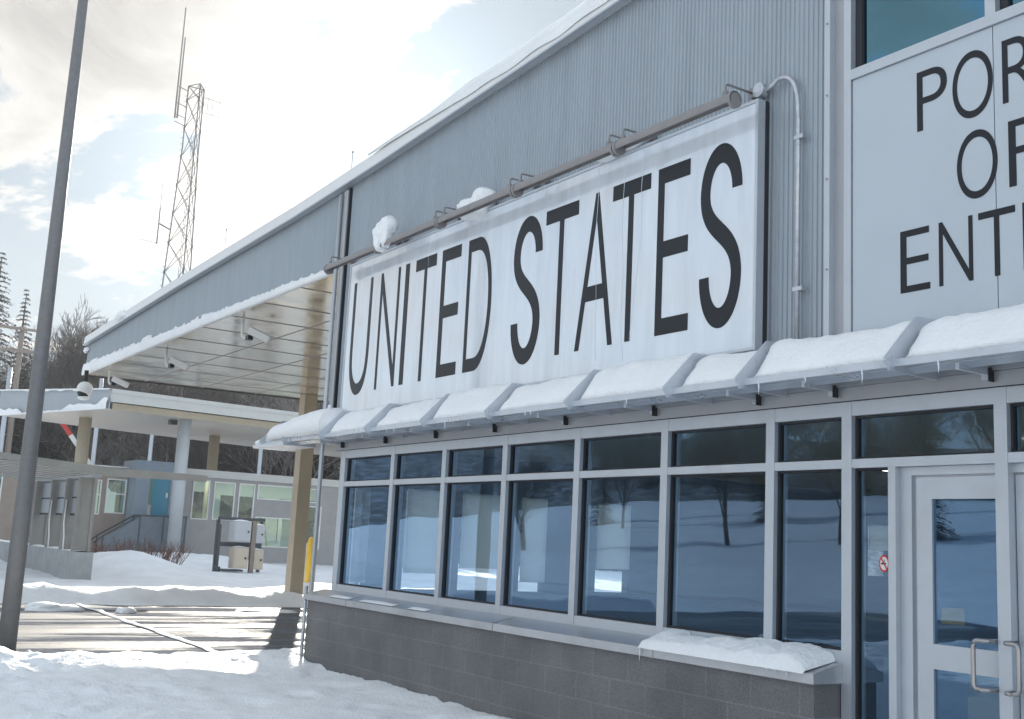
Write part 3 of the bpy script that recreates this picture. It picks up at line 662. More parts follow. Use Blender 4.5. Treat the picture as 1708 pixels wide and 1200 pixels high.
def snow_seg(x0, x1, seed, fat=1., tl=.0):
    bm = B(); nx = max(14, int((x1-x0)/.022)); rows = []
    prof = [(-.368, .008), (-.385, .022), (-.382, .050), (-.352, .100), (-.305, .158), (-.262, .212), (-.220, .250), (-.17, .270), (-.10, .275), (-.03, .278), (-.012, .278), (-.012, .10), (-.2, .05), (-.38, .006)]
    for i in range(nx+1):
        u = i/nx; x = x0+(x1-x0)*u
        r = math.sqrt(max(0, 1-(1-min(1, u*(x1-x0)/.17))**2))*math.sqrt(max(0, 1-(1-min(1, (1-u)*(x1-x0)/.035))**2)*.6+.4)
        row = []
        for j, (y, z) in enumerate(prof):
            n1 = .024*fn(x*1.3+seed, y*3, z*3, 2.6)+.009*fn(x+seed, y*2, z*2, 12)+.003*fn(x+seed, y*2, z*2, 30)
            front = 1 if j <= 5 or j == 13 else .4
            yy_ = y*(1-.30*(1-r)*front*(1 if z > .03 else .55))+(.012*fn(x+seed, 3, 0, 6) if j < 3 else 0)
            zz_ = 2.604+z*(.74+.26*r)*fat+(n1 if 1 < j < 11 else 0)+.014*math.sin(3*x+seed)*(z/.28)
            row.append(bm.verts.new((x, yy_, zz_)))
        rows.append(row)
    n_ = len(prof)
    for a, b in zip(rows, rows[1:]):
        for k in range(n_): bm.faces.new((a[k], b[k], b[(k+1) % n_], a[(k+1) % n_]))
    bm.faces.new(rows[0]); bm.faces.new(rows[-1][::-1]); bmesh.ops.recalc_face_normals(bm, faces=bm.faces[:])
    return shp('snow_load', bm, 'snow', True)
for i, (a, b) in enumerate(zip(BR[2:], BR[3:])):
    snow_seg(a+.022, b-.004, i*5.1, (1.0, .90, 1.06, .95, 1.04, .88, 1.0, .97, 1.08, 1.1)[i % 10])
# deep rounded snow over the outer corner
bm = B(); rows = []
xs = lin(-13.16, -11.56, 60)
for i, x in enumerate(xs):
    u = i/60; e = min(1, u/.10); c_ = math.sqrt(max(0.02, 1-(1-e)**2)); row = []
    top = .20+.10*sstep(0, .75, u)+.015*fn(x, 0, 0, 3)
    for k in range(15):
        a = math.pi*(k/14); yy = -.235-.24*math.cos(a)*(.85+.15*c_); z = 2.62+(top*c_)*(math.sin(a)**.6)+.012*fn(x, k*.3, 0, 3)
        row.append(bm.verts.new((x, yy, z)))
    rows.append(row)
for a, b in zip(rows, rows[1:]):
    for k in range(14): bm.faces.new((a[k], b[k], b[k+1], a[k+1]))
    bm.faces.new((a[14], b[14], b[0], a[0]))
bm.faces.new(rows[0][::-1]); bm.faces.new(rows[-1]); bmesh.ops.recalc_face_normals(bm, faces=bm.faces[:])
shp('snow_load', bm, 'snow', True)
bm = B(); lump(bm, (-13.45, -.25, 2.605), .16, 1.3, 1.3, .38, 4, 3, .2); shp('snow_load', bm, 'snow', True)
rnd = random.Random(31)
for x in (-11.2, -10.05, -9.9, -8.9, -7.6, -7.52, -6.3, -5.0, -4.62, -4.2, -3.7):
    bm = B(); l_ = rnd.uniform(.03, .09); tube(bm, [(x, -.392, 2.575), (x+.003, -.392, 2.575-l_*.5), (x, -.392, 2.575-l_)], [.006, .004, .001], 6); shp('icicle', bm, 'ice', True)
bm = B(); lump(bm, (-12.18, -.07, 2.93), .07, .6, .6, 1.4, 2, 3, .2); shp('snow_load', bm, 'snow', True)
bm = B(); box(bm, -13.6, -12.62, -.44, -.02, 2.535, 2.575); shp('end_tray', bm, 'louver')

# snow on the sill coping, with icicles
bm = B(); nx, ny = 90, 16; rows = []
for i in range(nx+1):
    u = i/nx; x = -6.22+(1.50)*u; row = []
    d0 = -.02-.05*sstep(.18, 0, u)
    e = math.sqrt(max(0, 1-(1-min(1, u/.04))**2))*math.sqrt(max(0, 1-(1-min(1, (1-u)/.14))**2))
    for j in range(ny+1):
        v = j/ny; y = -.275+(.275+.01)*v*(1.0)-.01
        z = .852+.055*v
        hgt = (.062+.035*u)*(math.sin(math.pi*min(1, v*.60+.10))**.42)*(1+.30*fn(x, y, 0, 4)+.14*fn(x, y, 1, 14)+.08*fn(x, y, 1, 40))*e
        if 0.15 < u < .55: hgt *= 1-.75*sstep(.55, .95, v)
        row.append(bm.verts.new((x, y+.012*fn(x, 0, 0, 9)*(1-v), z+(hgt if j else -.012))))
    rows.append(row)
for a, b in zip(rows, rows[1:]):
    for k in range(ny): bm.faces.new((a[k], b[k], b[k+1], a[k+1]))
lump(bm, (-5.22, .0, .93), .06, 1.5, .35, 1.1, 2, 3, .25)
sn = obj('sill_snow', bm, 'snow', None, True); tag(sn, 'long loaf of snow lying on the near end of the window sill', 'snow')
bm = B(); rows = []
for x, ln in ((-6.215, .10), (-4.86, .05), (-4.80, .07), (-5.02, .03), (-4.95, .035), (-4.74, .09)):
    tube(bm, [(x, -.268 if x < -4.8 else -.2, .85), (x-.004, -.268 if x < -4.8 else -.2, .85-ln)], [.006, .0015], 6)
o = obj('icicle', bm, 'ice', sn, True)
bm = B()
for a, b in ((-11.5, -11.0), (-10.75, -10.0), (-9.7, -9.35)):
    rows = []
    for i in range(30):
        u = i/29; x = a+(b-a)*u; e = math.sin(math.pi*u)**.5
        rows.append([bm.verts.new((x, yy+.015*fn(x, 0, 0, 5), .846+.232*(yy+.25)+.004+hh*e)) for yy, hh in ((-.235, 0), (-.21, .009), (-.18, .012), (-.16, 0))])
    for p, q in zip(rows, rows[1:]):
        for k in range(3): bm.faces.new((p[k], q[k], q[k+1], p[k+1]))
o = obj('sill_snow', bm, 'snow', None, True); tag(o, 'thin broken streaks of snow on the far half of the window sill', 'snow')

# ------------------------------------------------------------------ drive-through canopy
can = empty('drive_canopy', 'wide flat canopy with snow-edged ribbed fascia and shiny metal soffit beside the building', 'canopy', (-18, 0, 0))
def cpt(name, bm, m, smooth=False, bevel=0.): return part(name, bm, m, can, smooth, bevel)
bm = B(); cladding(bm, -25.35, -12.32, 4.71, .02, 0); cpt('fascia', bm, 'cladding')
bm = B(); prism(bm, [(-25.4, .035, 4.70), (-12.32, .035, 4.70), (-12.32, .035, zr(-12.32)-.01), (-18.9, .035, zr(-18.9)-.01), (-25.4, .035, zr(-25.4)-.01)], (0, .1, 0)); cpt('fascia_backing', bm, 'fascia')
bm = B(); prism(bm, [(-25.4, -.01, 4.68), (-12.32, -.01, 4.68), (-12.32, 16, 4.68), (-24.3, 16, 4.68)], (0, 0, .02)); cpt('soffit', bm, 'soffit')
bm = B()
for k in range(1, 10): box(bm, -25.4+1.31*k-.005, -25.4+1.31*k+.005, .03, 15.9, 4.672, 4.6795)
for k in range(1, 13): 
    y = .02+1.25*k; box(bm, -25.3+.06*k, -12.4, y-.005, y+.005, 4.6725, 4.679)
cpt('soffit_joint', bm, 'booth')
bm = B(); prism(bm, [(-25.4, .14, 4.70), (-25.4, .14, zr(-25.4)), (-24.3, 16, zr(-25)), (-24.3, 16, 4.70)], (.08, 0, 0)); cpt('end_fascia', bm, 'fascia')
bm = B(); prism(bm, [(-25.45, -.02, 4.655), (-25.45, .0, 4.68), (-24.35, 16, 4.68), (-24.35, 16, 4.655)], (.09, 0, 0)); cpt('soffit_trim', bm, 'roofing')
bm = B(); prism(bm, [(-25.4, .2, zr(-25.4)-.1), (-12.3, .2, zr(-12.3)-.1), (-12.3, 16, zr(-12.3)-.1), (-24.3, 16, zr(-25)-.1)], (0, 0, .1)); cpt('roof', bm, 'roofing')
for (x, y) in ((-24.2, 4.74), (-24.0, 12.5), (-14.2, 9), (-14.2, 15)):
    bm = B(); box(bm, x-.155, x+.155, y-.155, y+.155, -.1, 4.672); cpt('column', bm, 'column', bevel=.02)
# snow stuck to the lower fascia
bm = B(); nx = 520; rows = []
for i in range(nx+1):
    u = i/nx; x = -25.45+12.9*u
    far = 1-u
    top = .05+.15*far**.9+.055*max(0, fn(x, 0, 0, 2.1))*(.4+far)+.09*max(0, fn(x, 7, 0, 7))*(.3+far)+.05*max(0, fn(x, 1, 0, 19)) + (.09*far if fn(x, 3, 3, 1.1) > .33 else 0)
    pr2 = [(.02, -.035), (-.025, -.04), (-.038, -.01), (-.034, top*.5), (-.018, top*.9), (.005, top)]
    rows.append([bm.verts.new((x, y+.01*fn(x, z*4, 0, 6), 4.71+z)) for y, z in pr2])
for a, b in zip(rows, rows[1:]):
    for k in range(5): bm.faces.new((a[k], b[k], b[k+1], a[k+1]))
cpt('fascia_snow', bm, 'snow', True)
bm = B(); lump(bm, (-25.42, .1, 5.0), .13, .5, .5, 1.6, 3, 3, .5); lump(bm, (-25.3, -.02, 5.22), .12, 1.3, .4, .5, 5, 3, .5); lump(bm, (-22.4, -.06, 5.56), .15, 2.2, .5, .6, 5, 3, .4); cpt('fascia_snow', bm, 'snow', True)

# cameras hanging under the canopy
def cctv(x, y, label, rz=0):
    t = empty('security_camera', label, 'security camera', (x, y, 4.66), rz, 'cameras under the canopy soffit'); t.scale = (.78, .78, .78)
    bm = B(); tube(bm, [(0, 0, .01), (0, 0, -.20)]+arc((0, 0, -.24), (0, 0, -.36), (.12, .05, -.37), 6)+[(.2, .08, -.36)], .028, 10); obj('arm', bm, 'white', t, True)
    bm = B(); box(bm, .14, .30, .02, .12, -.42, -.33); obj('joint', bm, 'black', t, bevel=.01)
    bm = B(); box(bm, -.22, .22, -.075, .075, -.07, .07)
    bmesh.ops.rotate(bm, verts=bm.verts, matrix=Matrix.Rotation(R(22), 3, 'Y') ); bmesh.ops.rotate(bm, verts=bm.verts, matrix=Matrix.Rotation(R(60), 3, 'Z')); bmesh.ops.translate(bm, verts=bm.verts, vec=(.34, .22, -.32))
    obj('housing', bm, 'white', t, bevel=.015)
    bm = B(); box(bm, -.26, .26, -.09, .09, .075, .087)
    bmesh.ops.rotate(bm, verts=bm.verts, matrix=Matrix.Rotation(R(22), 3, 'Y') ); bmesh.ops.rotate(bm, verts=bm.verts, matrix=Matrix.Rotation(R(60), 3, 'Z')); bmesh.ops.translate(bm, verts=bm.verts, vec=(.34, .22, -.32))
    obj('sun_hood', bm, 'fascia_lt', t)
    return t
cctv(-16.3, .24, 'nearest hooded security camera under the canopy soffit')
cctv(-20.3, .28, 'middle hooded security camera of the three under the canopy')
cctv(-24.0, .2, 'farthest hooded security camera near the canopy tip')
t = empty('dome_camera', 'white round dome camera hanging below the canopy tip with snow stuck to it', 'security camera', (-24.6, -.12, 4.66))
bm = B(); tube(bm, [(0, 0, .02), (0, 0, -.24)], .045, 10); obj('stem', bm, 'black', t)
bm = B(); q = bmesh.ops.create_uvsphere(bm, u_segments=20, v_segments=12, radius=.165); bmesh.ops.translate(bm, verts=bm.verts, vec=(0, 0, -.38)); obj('dome', bm, 'white', t, True)
bm = B(); q = bmesh.ops.create_uvsphere(bm, u_segments=20, v_segments=12, radius=.13); bmesh.ops.translate(bm, verts=bm.verts, vec=(.01, -.02, -.44)); obj('lens_bubble', bm, 'black', t, True)
bm = B(); lump(bm, (0, 0, -.56), .11, 1.1, 1.1, .45, 3); obj('snow_clump', bm, 'snow', t, True)

# ------------------------------------------------------------------ light pole, bollard
t = empty('light_pole', 'tall tapered grey light pole standing at the edge of the road', 'light pole', (-13.72, -3.02, 0))
bm = B(); tube(bm, [(0, 0, -.1), (0, 0, 2.5), (0, 0, 5), (0, 0, 10.5)], [.100, .088, .074, .043], 28); obj('shaft', bm, 'pole', t, True)
bm = B(); tube(bm, [(0, 0, -.05), (0, 0, .03)], .19, 24); obj('base_plate', bm, 'pole', t)
bm = B(); box(bm, -.7, .7, -.16, .16, 10.45, 10.6); obj('lamp_head', bm, 'pole', t, bevel=.03)
bm = B(); rnd = random.Random(2)
for k in range(7): lump(bm, (-13.5+rnd.uniform(-.3, .5), -3.05+rnd.uniform(-.4, .4), .02), rnd.uniform(.04, .09), 1, 1, .7, k, 2, .5)
o = obj('snow_chunk', bm, 'snow_old', None, True); tag(o, 'scattered snow chunks around the foot of the light pole', 'snow chunks', kind='stuff')
t = empty('bollard', 'yellow steel bollard by the canopy column with a white edge stripe', 'bollard', (-26.2, 5.98, 0))
bm = B(); tube(bm, [(0, 0, -.1), (0, 0, 1.38), (0, 0, 1.45)], [.11, .11, .06], 18); obj('post', bm, 'yellow', t, True)
bm = B(); box(bm, -.13, -.105, -.10, -.04, 0, 1.3); obj('stripe', bm, 'white', t)

# ------------------------------------------------------------------ inspection canopy (far)
H = 6.1
A_ = (-46.4, 5.68); Bp = (-49.3, 28.0); E_ = (-54.9, 2.9); C_ = (-63, 28); D_ = (-56.2, 5.9)
tc_ = empty('inspection_canopy', 'far flat canopy over the inspection lanes with snow clinging to its blue-grey fascia', 'canopy', (-51, 8, 0))
def tpt(name, bm, m, smooth=False, bevel=0.): return part(name, bm, m, tc_, smooth, bevel)
bm = B(); prism(bm, [(A_[0]-.45, A_[1]+.35, H+.35), (Bp[0]-.3, Bp[1], H+.35), (*C_, H+.35), (*D_, H+.35), (E_[0]-.2, E_[1]+.5, H+.35)], (0, 0, .35)); tpt('roof_deck', bm, 'snow_old')
def off(p, q, d):
    v = (Vector(q)-Vector(p)).normalized(); n_ = Vector((v.y, -v.x)); return n_*d
bm = B(); n_ = off(A_, Bp, .06); prism(bm, [(A_[0], A_[1], H+.27), (Bp[0], Bp[1], H+.27), (Bp[0], Bp[1], H+.76), (A_[0], A_[1], H+.76)], (n_.x, n_.y, 0)); tpt('side_fascia', bm, 'fascia_lt')
n_ = off(A_, Bp, .09); bm = B(); prism(bm, [(A_[0], A_[1], H+.62), (Bp[0], Bp[1], H+.62), (Bp[0], Bp[1], H+.79), (A_[0], A_[1], H+.79)], (n_.x, n_.y, 0)); tpt('top_band', bm, 'fascia_lt')
bm = B(); prism(bm, [(A_[0]-.5, A_[1]+.2, H), (Bp[0]-.5, Bp[1], H), (Bp[0]-.5, Bp[1], H+.27), (A_[0]-.5, A_[1]+.2, H+.27)], (.08, 0, 0)); tpt('edge_beam', bm, 'column')
n_ = off(E_, A_, .06)
bm = B(); prism(bm, [(E_[0], E_[1], H), (A_[0]-.1, A_[1]-.03, H), (A_[0]-.1, A_[1]-.03, H+.76), (E_[0], E_[1], H+1.12)], (-n_.x, -n_.y, 0)); tpt('front_fascia', bm, 'fascia')
bm = B(); prism(bm, [(A_[0]-.55, A_[1]-.3, H), (Bp[0]-.55, Bp[1], H), (*C_, H), (*D_, H), (*E_, H)], (0, 0, .05)); tpt('soffit', bm, 'soffit_pale')
# snow on front fascia
d_ = (Vector(A_)-Vector(E_)); n_ = off(E_, A_, .09); bm = B(); rows = []; rows2 = []
for i in range(121):
    u = i/120; p = Vector(E_)+d_*u*.995
    hgt = max(.03, .05+.22*max(0, math.sin(u*9.5+.6))*(1)+.12*fn(u*10, 0, 0, 1.7)+.35*sstep(.86, .97, u))
    rows.append([bm.verts.new((p.x+n_.x*k, p.y+n_.y*k, H+z)) for k, z in ((.3, -.03), (1.6, -.03), (1.7, hgt*.5), (1.0, hgt))])
    h2 = .02+.12*max(0, fn(u*14, 5, 0, 1.3))
    rows2.append([bm.verts.new((p.x+n_.x*k, p.y+n_.y*k, H+z+.36*(1-u))) for k, z in ((1.05, .76-h2), (1.3, .77), (.5, .81), (-.5, .78))])
for rr_ in (rows, rows2):
    for a, b in zip(rr_, rr_[1:]):
        for k in range(3): bm.faces.new((a[k], b[k], b[k+1], a[k+1]))
bmesh.ops.recalc_face_normals(bm, faces=bm.faces[:]); tpt('fascia_snow', bm, 'snow')
for (x, y, r, m_) in ((-47.85, 9.2, .27, 'column_grey'), (-54.57, 12.8, .26, 'column'), (-51.7, 5.98, .27, 'column'), (-49.3, 22, .27, 'column_grey')):
    bm = B(); tube(bm, [(x, y, -.1), (x, y, H)], r, 24); tpt('column', bm, m_, True)
for (x, y) in ((-48.6, 8.9),):
    bm = B(); box(bm, x-.2, x+.2, y-.15, y+.15, H-.2, H); tpt('junction_box', bm, 'black')
# ------------------------------------------------------------------ inspection office
of = empty('inspection_office', 'low grey inspection office with white framed windows behind the round column', 'building', (-52, 13, 0))
def opt(name, bm, m, parent=None, smooth=False, bevel=0.):
    return part(name, bm, m, parent or of, smooth, bevel)
def wall_holes(bm, X, th, y0, y1, z0, z1, holes):
    ys = sorted(set([y0, y1]+[v for h in holes for v in (h[0], h[1])]))
    for a, b in zip(ys, ys[1:]):
        cuts = sorted([(h[2], h[3]) for h in holes if h[0] <= a+1e-6 and h[1] >= b-1e-6]); z = z0
        for c, d in cuts: box(bm, X-th, X, a, b, z, c); z = d
        box(bm, X-th, X, a, b, z, z1)
WB = [(10.81, 11.60, 1.94, 3.73), (11.80, 12.80, 1.97, 3.71), (12.98, 13.75, 2.02, 3.71), (13.88, 15.73, 3.03, 3.72), (13.88, 15.80, .83, 2.22), (16.5, 17.1, 3.02, 3.70), (16.45, 17.18, .83, 2.87)]
bm = B(); wall_holes(bm, -51, .2, 10.1, 22, -.1, 4.12, WB); opt('wall', bm, 'booth')
bm = B(); box(bm, -50.97, -50.9, 10.1, 22, 3.86, 4.2); opt('parapet_band', bm, 'fascia_lt', bevel=.01)
def fwin(X, y0, y1, z0, z1, parent, bars_=()):
    bm = B(); w_ = .05
    for q in ((y0, y0+w_, z0, z1), (y1-w_, y1, z0, z1), (y0+w_, y1-w_, z0, z0+w_), (y0+w_, y1-w_, z1-w_, z1)): box(bm, X-.05, X+.035, q[0], q[1], q[2], q[3])
    for zz_ in bars_: box(bm, X-.04, X+.03, y0+w_, y1-w_, zz_-.025, zz_+.025)
    f = opt('window', bm, 'whitefr', parent)
    bm = B(); v = [bm.verts.new(p) for p in ((X-.02, y0, z0), (X-.02, y1, z0), (X-.02, y1, z1), (X-.02, y0, z1))]; bm.faces.new(v)
    g = obj('pane', bm, 'glass_far', f); g.data.transform(Matrix.Translation(-parent.location))
    return f
for y0, y1, z0, z1 in WB: fwin(-51, y0, y1, z0, z1, of)
bm = B(); wall_holes(bm, -57, .2, 10.1, 22, -.1, 4.1, [(10.6, 11.8, 1.9, 3.3), (12.2, 13.6, 1.6, 3.4), (14.2, 16.6, .9, 3.3), (17.4, 21, 1, 3.3)]); opt('rear_wall', bm, 'white')
bm = B(); box(bm, -57, -51, 10.1, 22, 4.0, 4.1); opt('roof', bm, 'snow_old')
bm = B(); box(bm, -57, -51.2, 10.1, 10.25, -.1, 4.0); box(bm, -57, -51.2, 21.8, 22, -.1, 4.0); opt('side_wall', bm, 'booth')
bm = B(); box(bm, -56.8, -51.2, 10.3, 21.8, .3, .4); opt('floor', bm, 'int_white')
bm = B(); box(bm, -53.5, -53.2, 12.6, 12.9, 1.2, 3); box(bm, -53.4, -52.2, 14.0, 15.6, 1.0, 1.12); box(bm, -53.9, -53.4, 16.2, 16.9, .4, 2.6); opt('interior_cabinet', bm, 'white')
for y in (11.5, 14.8, 18.0):
    bm = B(); box(bm, -54.4, -53.6, y-.9, y+.9, 3.85, 3.95); opt('ceiling_light', bm, 'lamp_strip')
# yellow ladder standing inside the big window
ld = empty('step_ladder', 'yellow step ladder seen through the large office window', 'ladder', (-52.2, 14.75, .4))
for s, m_ in ((0, 'yellow'), (1, 'yellow')):
    for yy in (-.22, .22):
        bm = B(); tube(bm, [(0, yy*(1 if s else 1)+(-.5 if s else .12), 0), (0, yy*.6-.1, 1.9)], .04, 6); obj('rail', bm, m_, ld)
for k in range(5):
    bm = B(); z = .3+.32*k; box(bm, -.05, .05, -.16+.08-.02*k, .30-.05*k, z, z+.05); obj('step', bm, 'white', ld)
# entrance block with teal door, wing in painted warm shade, stair
eb = empty('stair_entrance', 'blue-grey entrance block with a teal door at the top of outside stairs', 'building', (-50, 8.6, 0))
bm = B(); wall_holes(bm, -49.9, .15, 7.92, 10.05, -.1, 4.25, [(8.55, 9.45, 2.0, 3.72), (9.62, 9.88, 2.0, 3.3)]); opt('wall', bm, 'booth_bl', eb)
bm = B(); box(bm, -52, -50.05, 7.92, 8.05, -.1, 4.25); box(bm, -52, -49.9, 7.92, 10.05, 4.2501, 4.35); opt('wall', bm, 'booth_bl', eb)
bm = B(); box(bm, -50.0, -49.95, 8.72, 9.45, 2.0, 3.70); dd_ = opt('door', bm, 'teal', eb)
bm = B(); box(bm, -49.94, -49.92, 9.3, 9.38, 2.8, 3.0); hh_ = obj('handle', bm, 'steel', dd_); hh_.data.transform(Matrix.Translation(-eb.location))
bm = B(); box(bm, -50.0, -49.93, 8.56, 8.71, 2.45, 3.70); opt('sidelight', bm, 'glass_far', eb)
bm = B(); box(bm, -50.06, -50.0, 9.62, 9.88, 2.0, 3.3); opt('sidelight', bm, 'glass_far', eb)
bw = empty('shaded_office_wing', 'office wing browned by painted warm shade with four tall white framed windows left of the teal door', 'building', (-51, 6, 0))
WW = [(6.25, 6.95, 1.94, 3.50), (7.08, 7.90, 2.0, 3.52), (8.05, 8.8, 2.05, 3.5), (8.85, 9.4, 2.9, 3.5), (8.85, 9.4, 1.2, 2.1)]
WW = [(6.15, 6.80, 1.92, 3.42), (7.02, 7.86, 2.0, 3.5), (-2, -1, 1.9, 3.4), (0, .8, 1.9, 3.4), (2, 2.8, 1.9, 3.4), (4, 4.8, 1.9, 3.4)]
bm = B(); wall_holes(bm, -51, .2, -4, 7.915, -.1, 4.0, WW); opt('wall', bm, 'booth_shade', bw)
for q in WW: fwin(-51, *q, bw, (q[2]+.85,))
bm = B(); box(bm, -56, -51, -4, 7.9, 3.95, 4.05); opt('roof', bm, 'snow_old', bw)
bm = B(); wall_holes(bm, -56, .2, -4, 7.9, -.1, 3.95, [(6.0, 7.6, 1.6, 3.3), (2, 5, 1.6, 3.3)]); opt('rear_wall', bm, 'white', bw)
bm = B(); box(bm, -55.9, -51.2, -3.9, 7.8, .8, .9); opt('floor', bm, 'int_white', bw)
bm = B(); box(bm, -53.9, -53.1, 5.6, 7.4, 3.8, 3.9); opt('ceiling_light', bm, 'lamp_strip', bw)
st = empty('outside_stair', 'outside stair with dark handrails and solid guard panel leading to the teal door', 'stair', (-49.3, 8, 0))
def stp(name, bm, m, sm=False): return part(name, bm, m, st, sm)
bm = B(); box(bm, -49.85, -48.9, 8.0, 10.0, -.1, .88); stp('landing', bm, 'concrete')
bm = B(); prism(bm, [(-48.88, 6.5, -.1), (-48.88, 10.0, -.1), (-48.88, 10.0, 1.95), (-48.88, 8.05, 1.93), (-48.88, 6.5, .9)], (.03, 0, 0)); stp('guard_panel', bm, 'meshpanel')
for i in range(6):
    bm = B(); box(bm, -49.85, -48.9, 6.5+.25*i, 6.75+.25*i, -.1, .13+.125*i); stp('step', bm, 'concrete')
for X in (-49.95+.1, -48.86):
    bm = B(); tube(bm, [(X, 6.2, .75), (X, 6.55, 1.05), (X, 8.0, 1.96), (X, 10.0, 1.99)], .035, 8); stp('handrail', bm, 'darkrail', True)
    for y, z0, z1 in ((6.55, 0, 1.05), (8.0, .0, 1.96), (9.0, .9, 1.98), (9.95, .0, 1.98)):
        bm = B(); box(bm, X-.03, X+.03, y-.03, y+.03, z0, z1); stp('post', bm, 'darkrail')
# ------------------------------------------------------------------ lane shelter on a concrete planter
sh = empty('lane_shelter', 'open metal frame shelter with slatted roof standing on a low concrete wall', 'shelter', (-31, 1.3, 0))
def hpt(name, bm, m, sm=False, bevel=0.): return part(name, bm, m, sh, sm, bevel)
bm = B(); box(bm, -44, -29.6, 1.13, 1.62, -.1, .80); hpt('concrete_base', bm, 'concrete', bevel=.02)
bm = B(); gridmesh(bm, lin(-43.9, -29.65, 60), lin(1.14, 1.61, 6), lambda x, y: .805+.03*math.sin(math.pi*(y-1.13)/.5)*(1+fn(x, y, 0, 2))); hpt('base_snow', bm, 'snow', True)
for x in (-29.95, -31.35, -33.1, -35.2, -37.5):
    bm = B(); box(bm, x-.03, x+.05, 1.15, 1.23, .8, 2.66); box(bm, x-.03, x+.05, 1.52, 1.60, .8, 2.66); box(bm, x-.0, x+.02, 1.231, 1.519, .8, 2.66); hpt('post', bm, 'column_dark')
for x0, x1, mid in ((-31.3, -30.0, 1.0), (-33.05, -31.4, 1.0), (-35.15, -33.2, 1)):
    bm = B(); box(bm, x0, x1, 1.34, 1.36, 1.75, 2.6); hpt('infill_panel', bm, 'fascia')
    bm = B(); box(bm, x0, x1, 1.325, 1.375, 2.14, 2.18); box(bm, x0, x1, 1.325, 1.375, 1.70, 1.75); hpt('cross_rail', bm, 'rubber')
for x in (-31.2, -33.0):
    bm = B(); tube(bm, [(x, 1.18, 2.1), (x, 1.17, 1.5), (x+.18, 1.17, 1.15), (x+.22, 1.17, .82)], .018, 6); hpt('cable', bm, 'white', True)
# slatted roof
bm = B(); prism(bm, [(-29.3, -1.35, 3.00), (-29.3, 1.75, 2.70), (-29.3, 4.2, 2.74), (-29.3, 4.2, 2.9), (-29.3, 1.75, 2.92), (-29.3, -1.35, 3.12)], (.08, 0, 0)); hpt('edge_beam', bm, 'column_dark')
bm = B(); prism(bm, [(-29.22, -1.40, 2.98), (-29.22, -1.34, 2.98), (-29.22, -1.34, 3.12), (-29.22, -1.40, 3.12)], (-9, 0, 0)); hpt('edge_beam', bm, 'alu')
bm = B(); box(bm, -38, -29.35, 1.35, 1.55, 2.66, 2.78); hpt('ridge_beam', bm, 'alu')
for k in range(14):
    y = -1.2+.19*k
    bm = B(); box(bm, -38, -29.35, y, y+.10, 2.97-.018*k, 3.0-.018*k); hpt('slat', bm, 'column_dark')
# ------------------------------------------------------------------ electrical enclosures on a rack
def box_on(name, lb, x, y0, y1, z0, z1, m_, dep=.35, extras=True):
    t = empty(name, lb, 'electrical box', (x, (y0+y1)/2, z0), 0, 'electrical boxes on the roadside rack')
    w_ = (y1-y0)/2; h_ = z1-z0
    bm = B(); box(bm, -dep, 0, -w_, w_, 0, h_); obj('body', bm, m_, t, bevel=.012)
    bm = B(); box(bm, .001, .02, -w_+.03, w_-.03, .03, h_-.03); obj('door', bm, m_, t, bevel=.006)
    bm = B(); box(bm, .021, .045, w_-.12, w_-.07, h_*.45, h_*.55); obj('latch', bm, 'black', t)
    bm = B(); gridmesh(bm, lin(-dep, 0, 6), lin(-w_, w_, 8), lambda x_, y_: h_+.01+.05*math.cos(1.4*y_/w_)*math.sin(math.pi*(x_+dep)/dep)); obj('snow_cap', bm, 'snow', t, True)
box_on('electrical_box', 'pale grey electrical box, upper left on the roadside rack', -35.6, 7.36, 7.93, 1.18, 1.82, 'greybox', .5)
box_on('electrical_box', 'beige electrical box with small dark labels, lower left on the roadside rack', -35.6, 7.42, 7.90, .32, .98, 'beigebox', .45)
box_on('electrical_box', 'white electrical box right of the wooden post, upper right on the rack', -35.7, 8.12, 8.44, 1.15, 1.72, 'greybox', .3)
box_on('electrical_box', 'sunlit beige electrical box right of the wooden post, lower right on the rack', -35.7, 8.10, 8.46, .30, .92, 'beigebox', .3)
t = empty('equipment_rack', 'steel and wood rack carrying four electrical boxes by the inspection office', 'rack', (-36, 8, 0))
bm = B(); box(bm, .25, .4, -.02, .11, 0, 1.86); obj('wooden_post', bm, 'wood', t)
bm = B(); box(bm, -.35, -.15, -.95, .60, 1.85, 1.95); box(bm, -.4, -.3, -.98, -.88, 0, 1.85); box(bm, -.4, -.3, .5, .6, 0, 1.85); box(bm, -.3, -.2, -.9, .55, 1.0, 1.14); box(bm, -.3, .3, -.9, -.2, .22, .28); obj('frame', bm, 'darkrail', t)
bm = B(); tube(bm, [(.1, -1.0, -.1), (.1, -1.0, .35), (.1, -1.0, .36), (.1, -1.0, 1.7)], [.11, .11, .04, .04], 10); obj('pipe_stub', bm, 'darkrail', t)
# white steel posts just right of the main column
for i, (x, y, lb) in enumerate(((-27.2, 7.3, 'slim white steel post standing beside the yellow bollard'),)):
    bm = B(); box(bm, -.07, .07, -.07, .07, -.1, 4.6); o = obj('steel_post', bm, 'white'); o.location = (x, y, 0); tag(o, lb, 'post')

# raised barrier arm
t = empty('barrier_gate', 'red and white barrier arm raised at a slant behind the tan column', 'barrier gate', (-60.5, 9.6, 0), 0)
bm = B(); box(bm, -.2, .2, -.2, .2, 0, 3.2); obj('post', bm, 'white', t)
for k in range(8):
    a0 = k*.75; a1 = a0+.75; bm = B()
    dy, dz = -.62, .78
    p0 = Vector((0, dy*a0, 3.0+dz*a0)); p1 = Vector((0, dy*a1, 3.0+dz*a1)); nn = Vector((0, dz, -dy))*.11
    prism(bm, [p0-nn, p1-nn, p1+nn, p0+nn], (.06, 0, 0)); obj('arm', bm, 'red' if k % 2 else 'white', t)

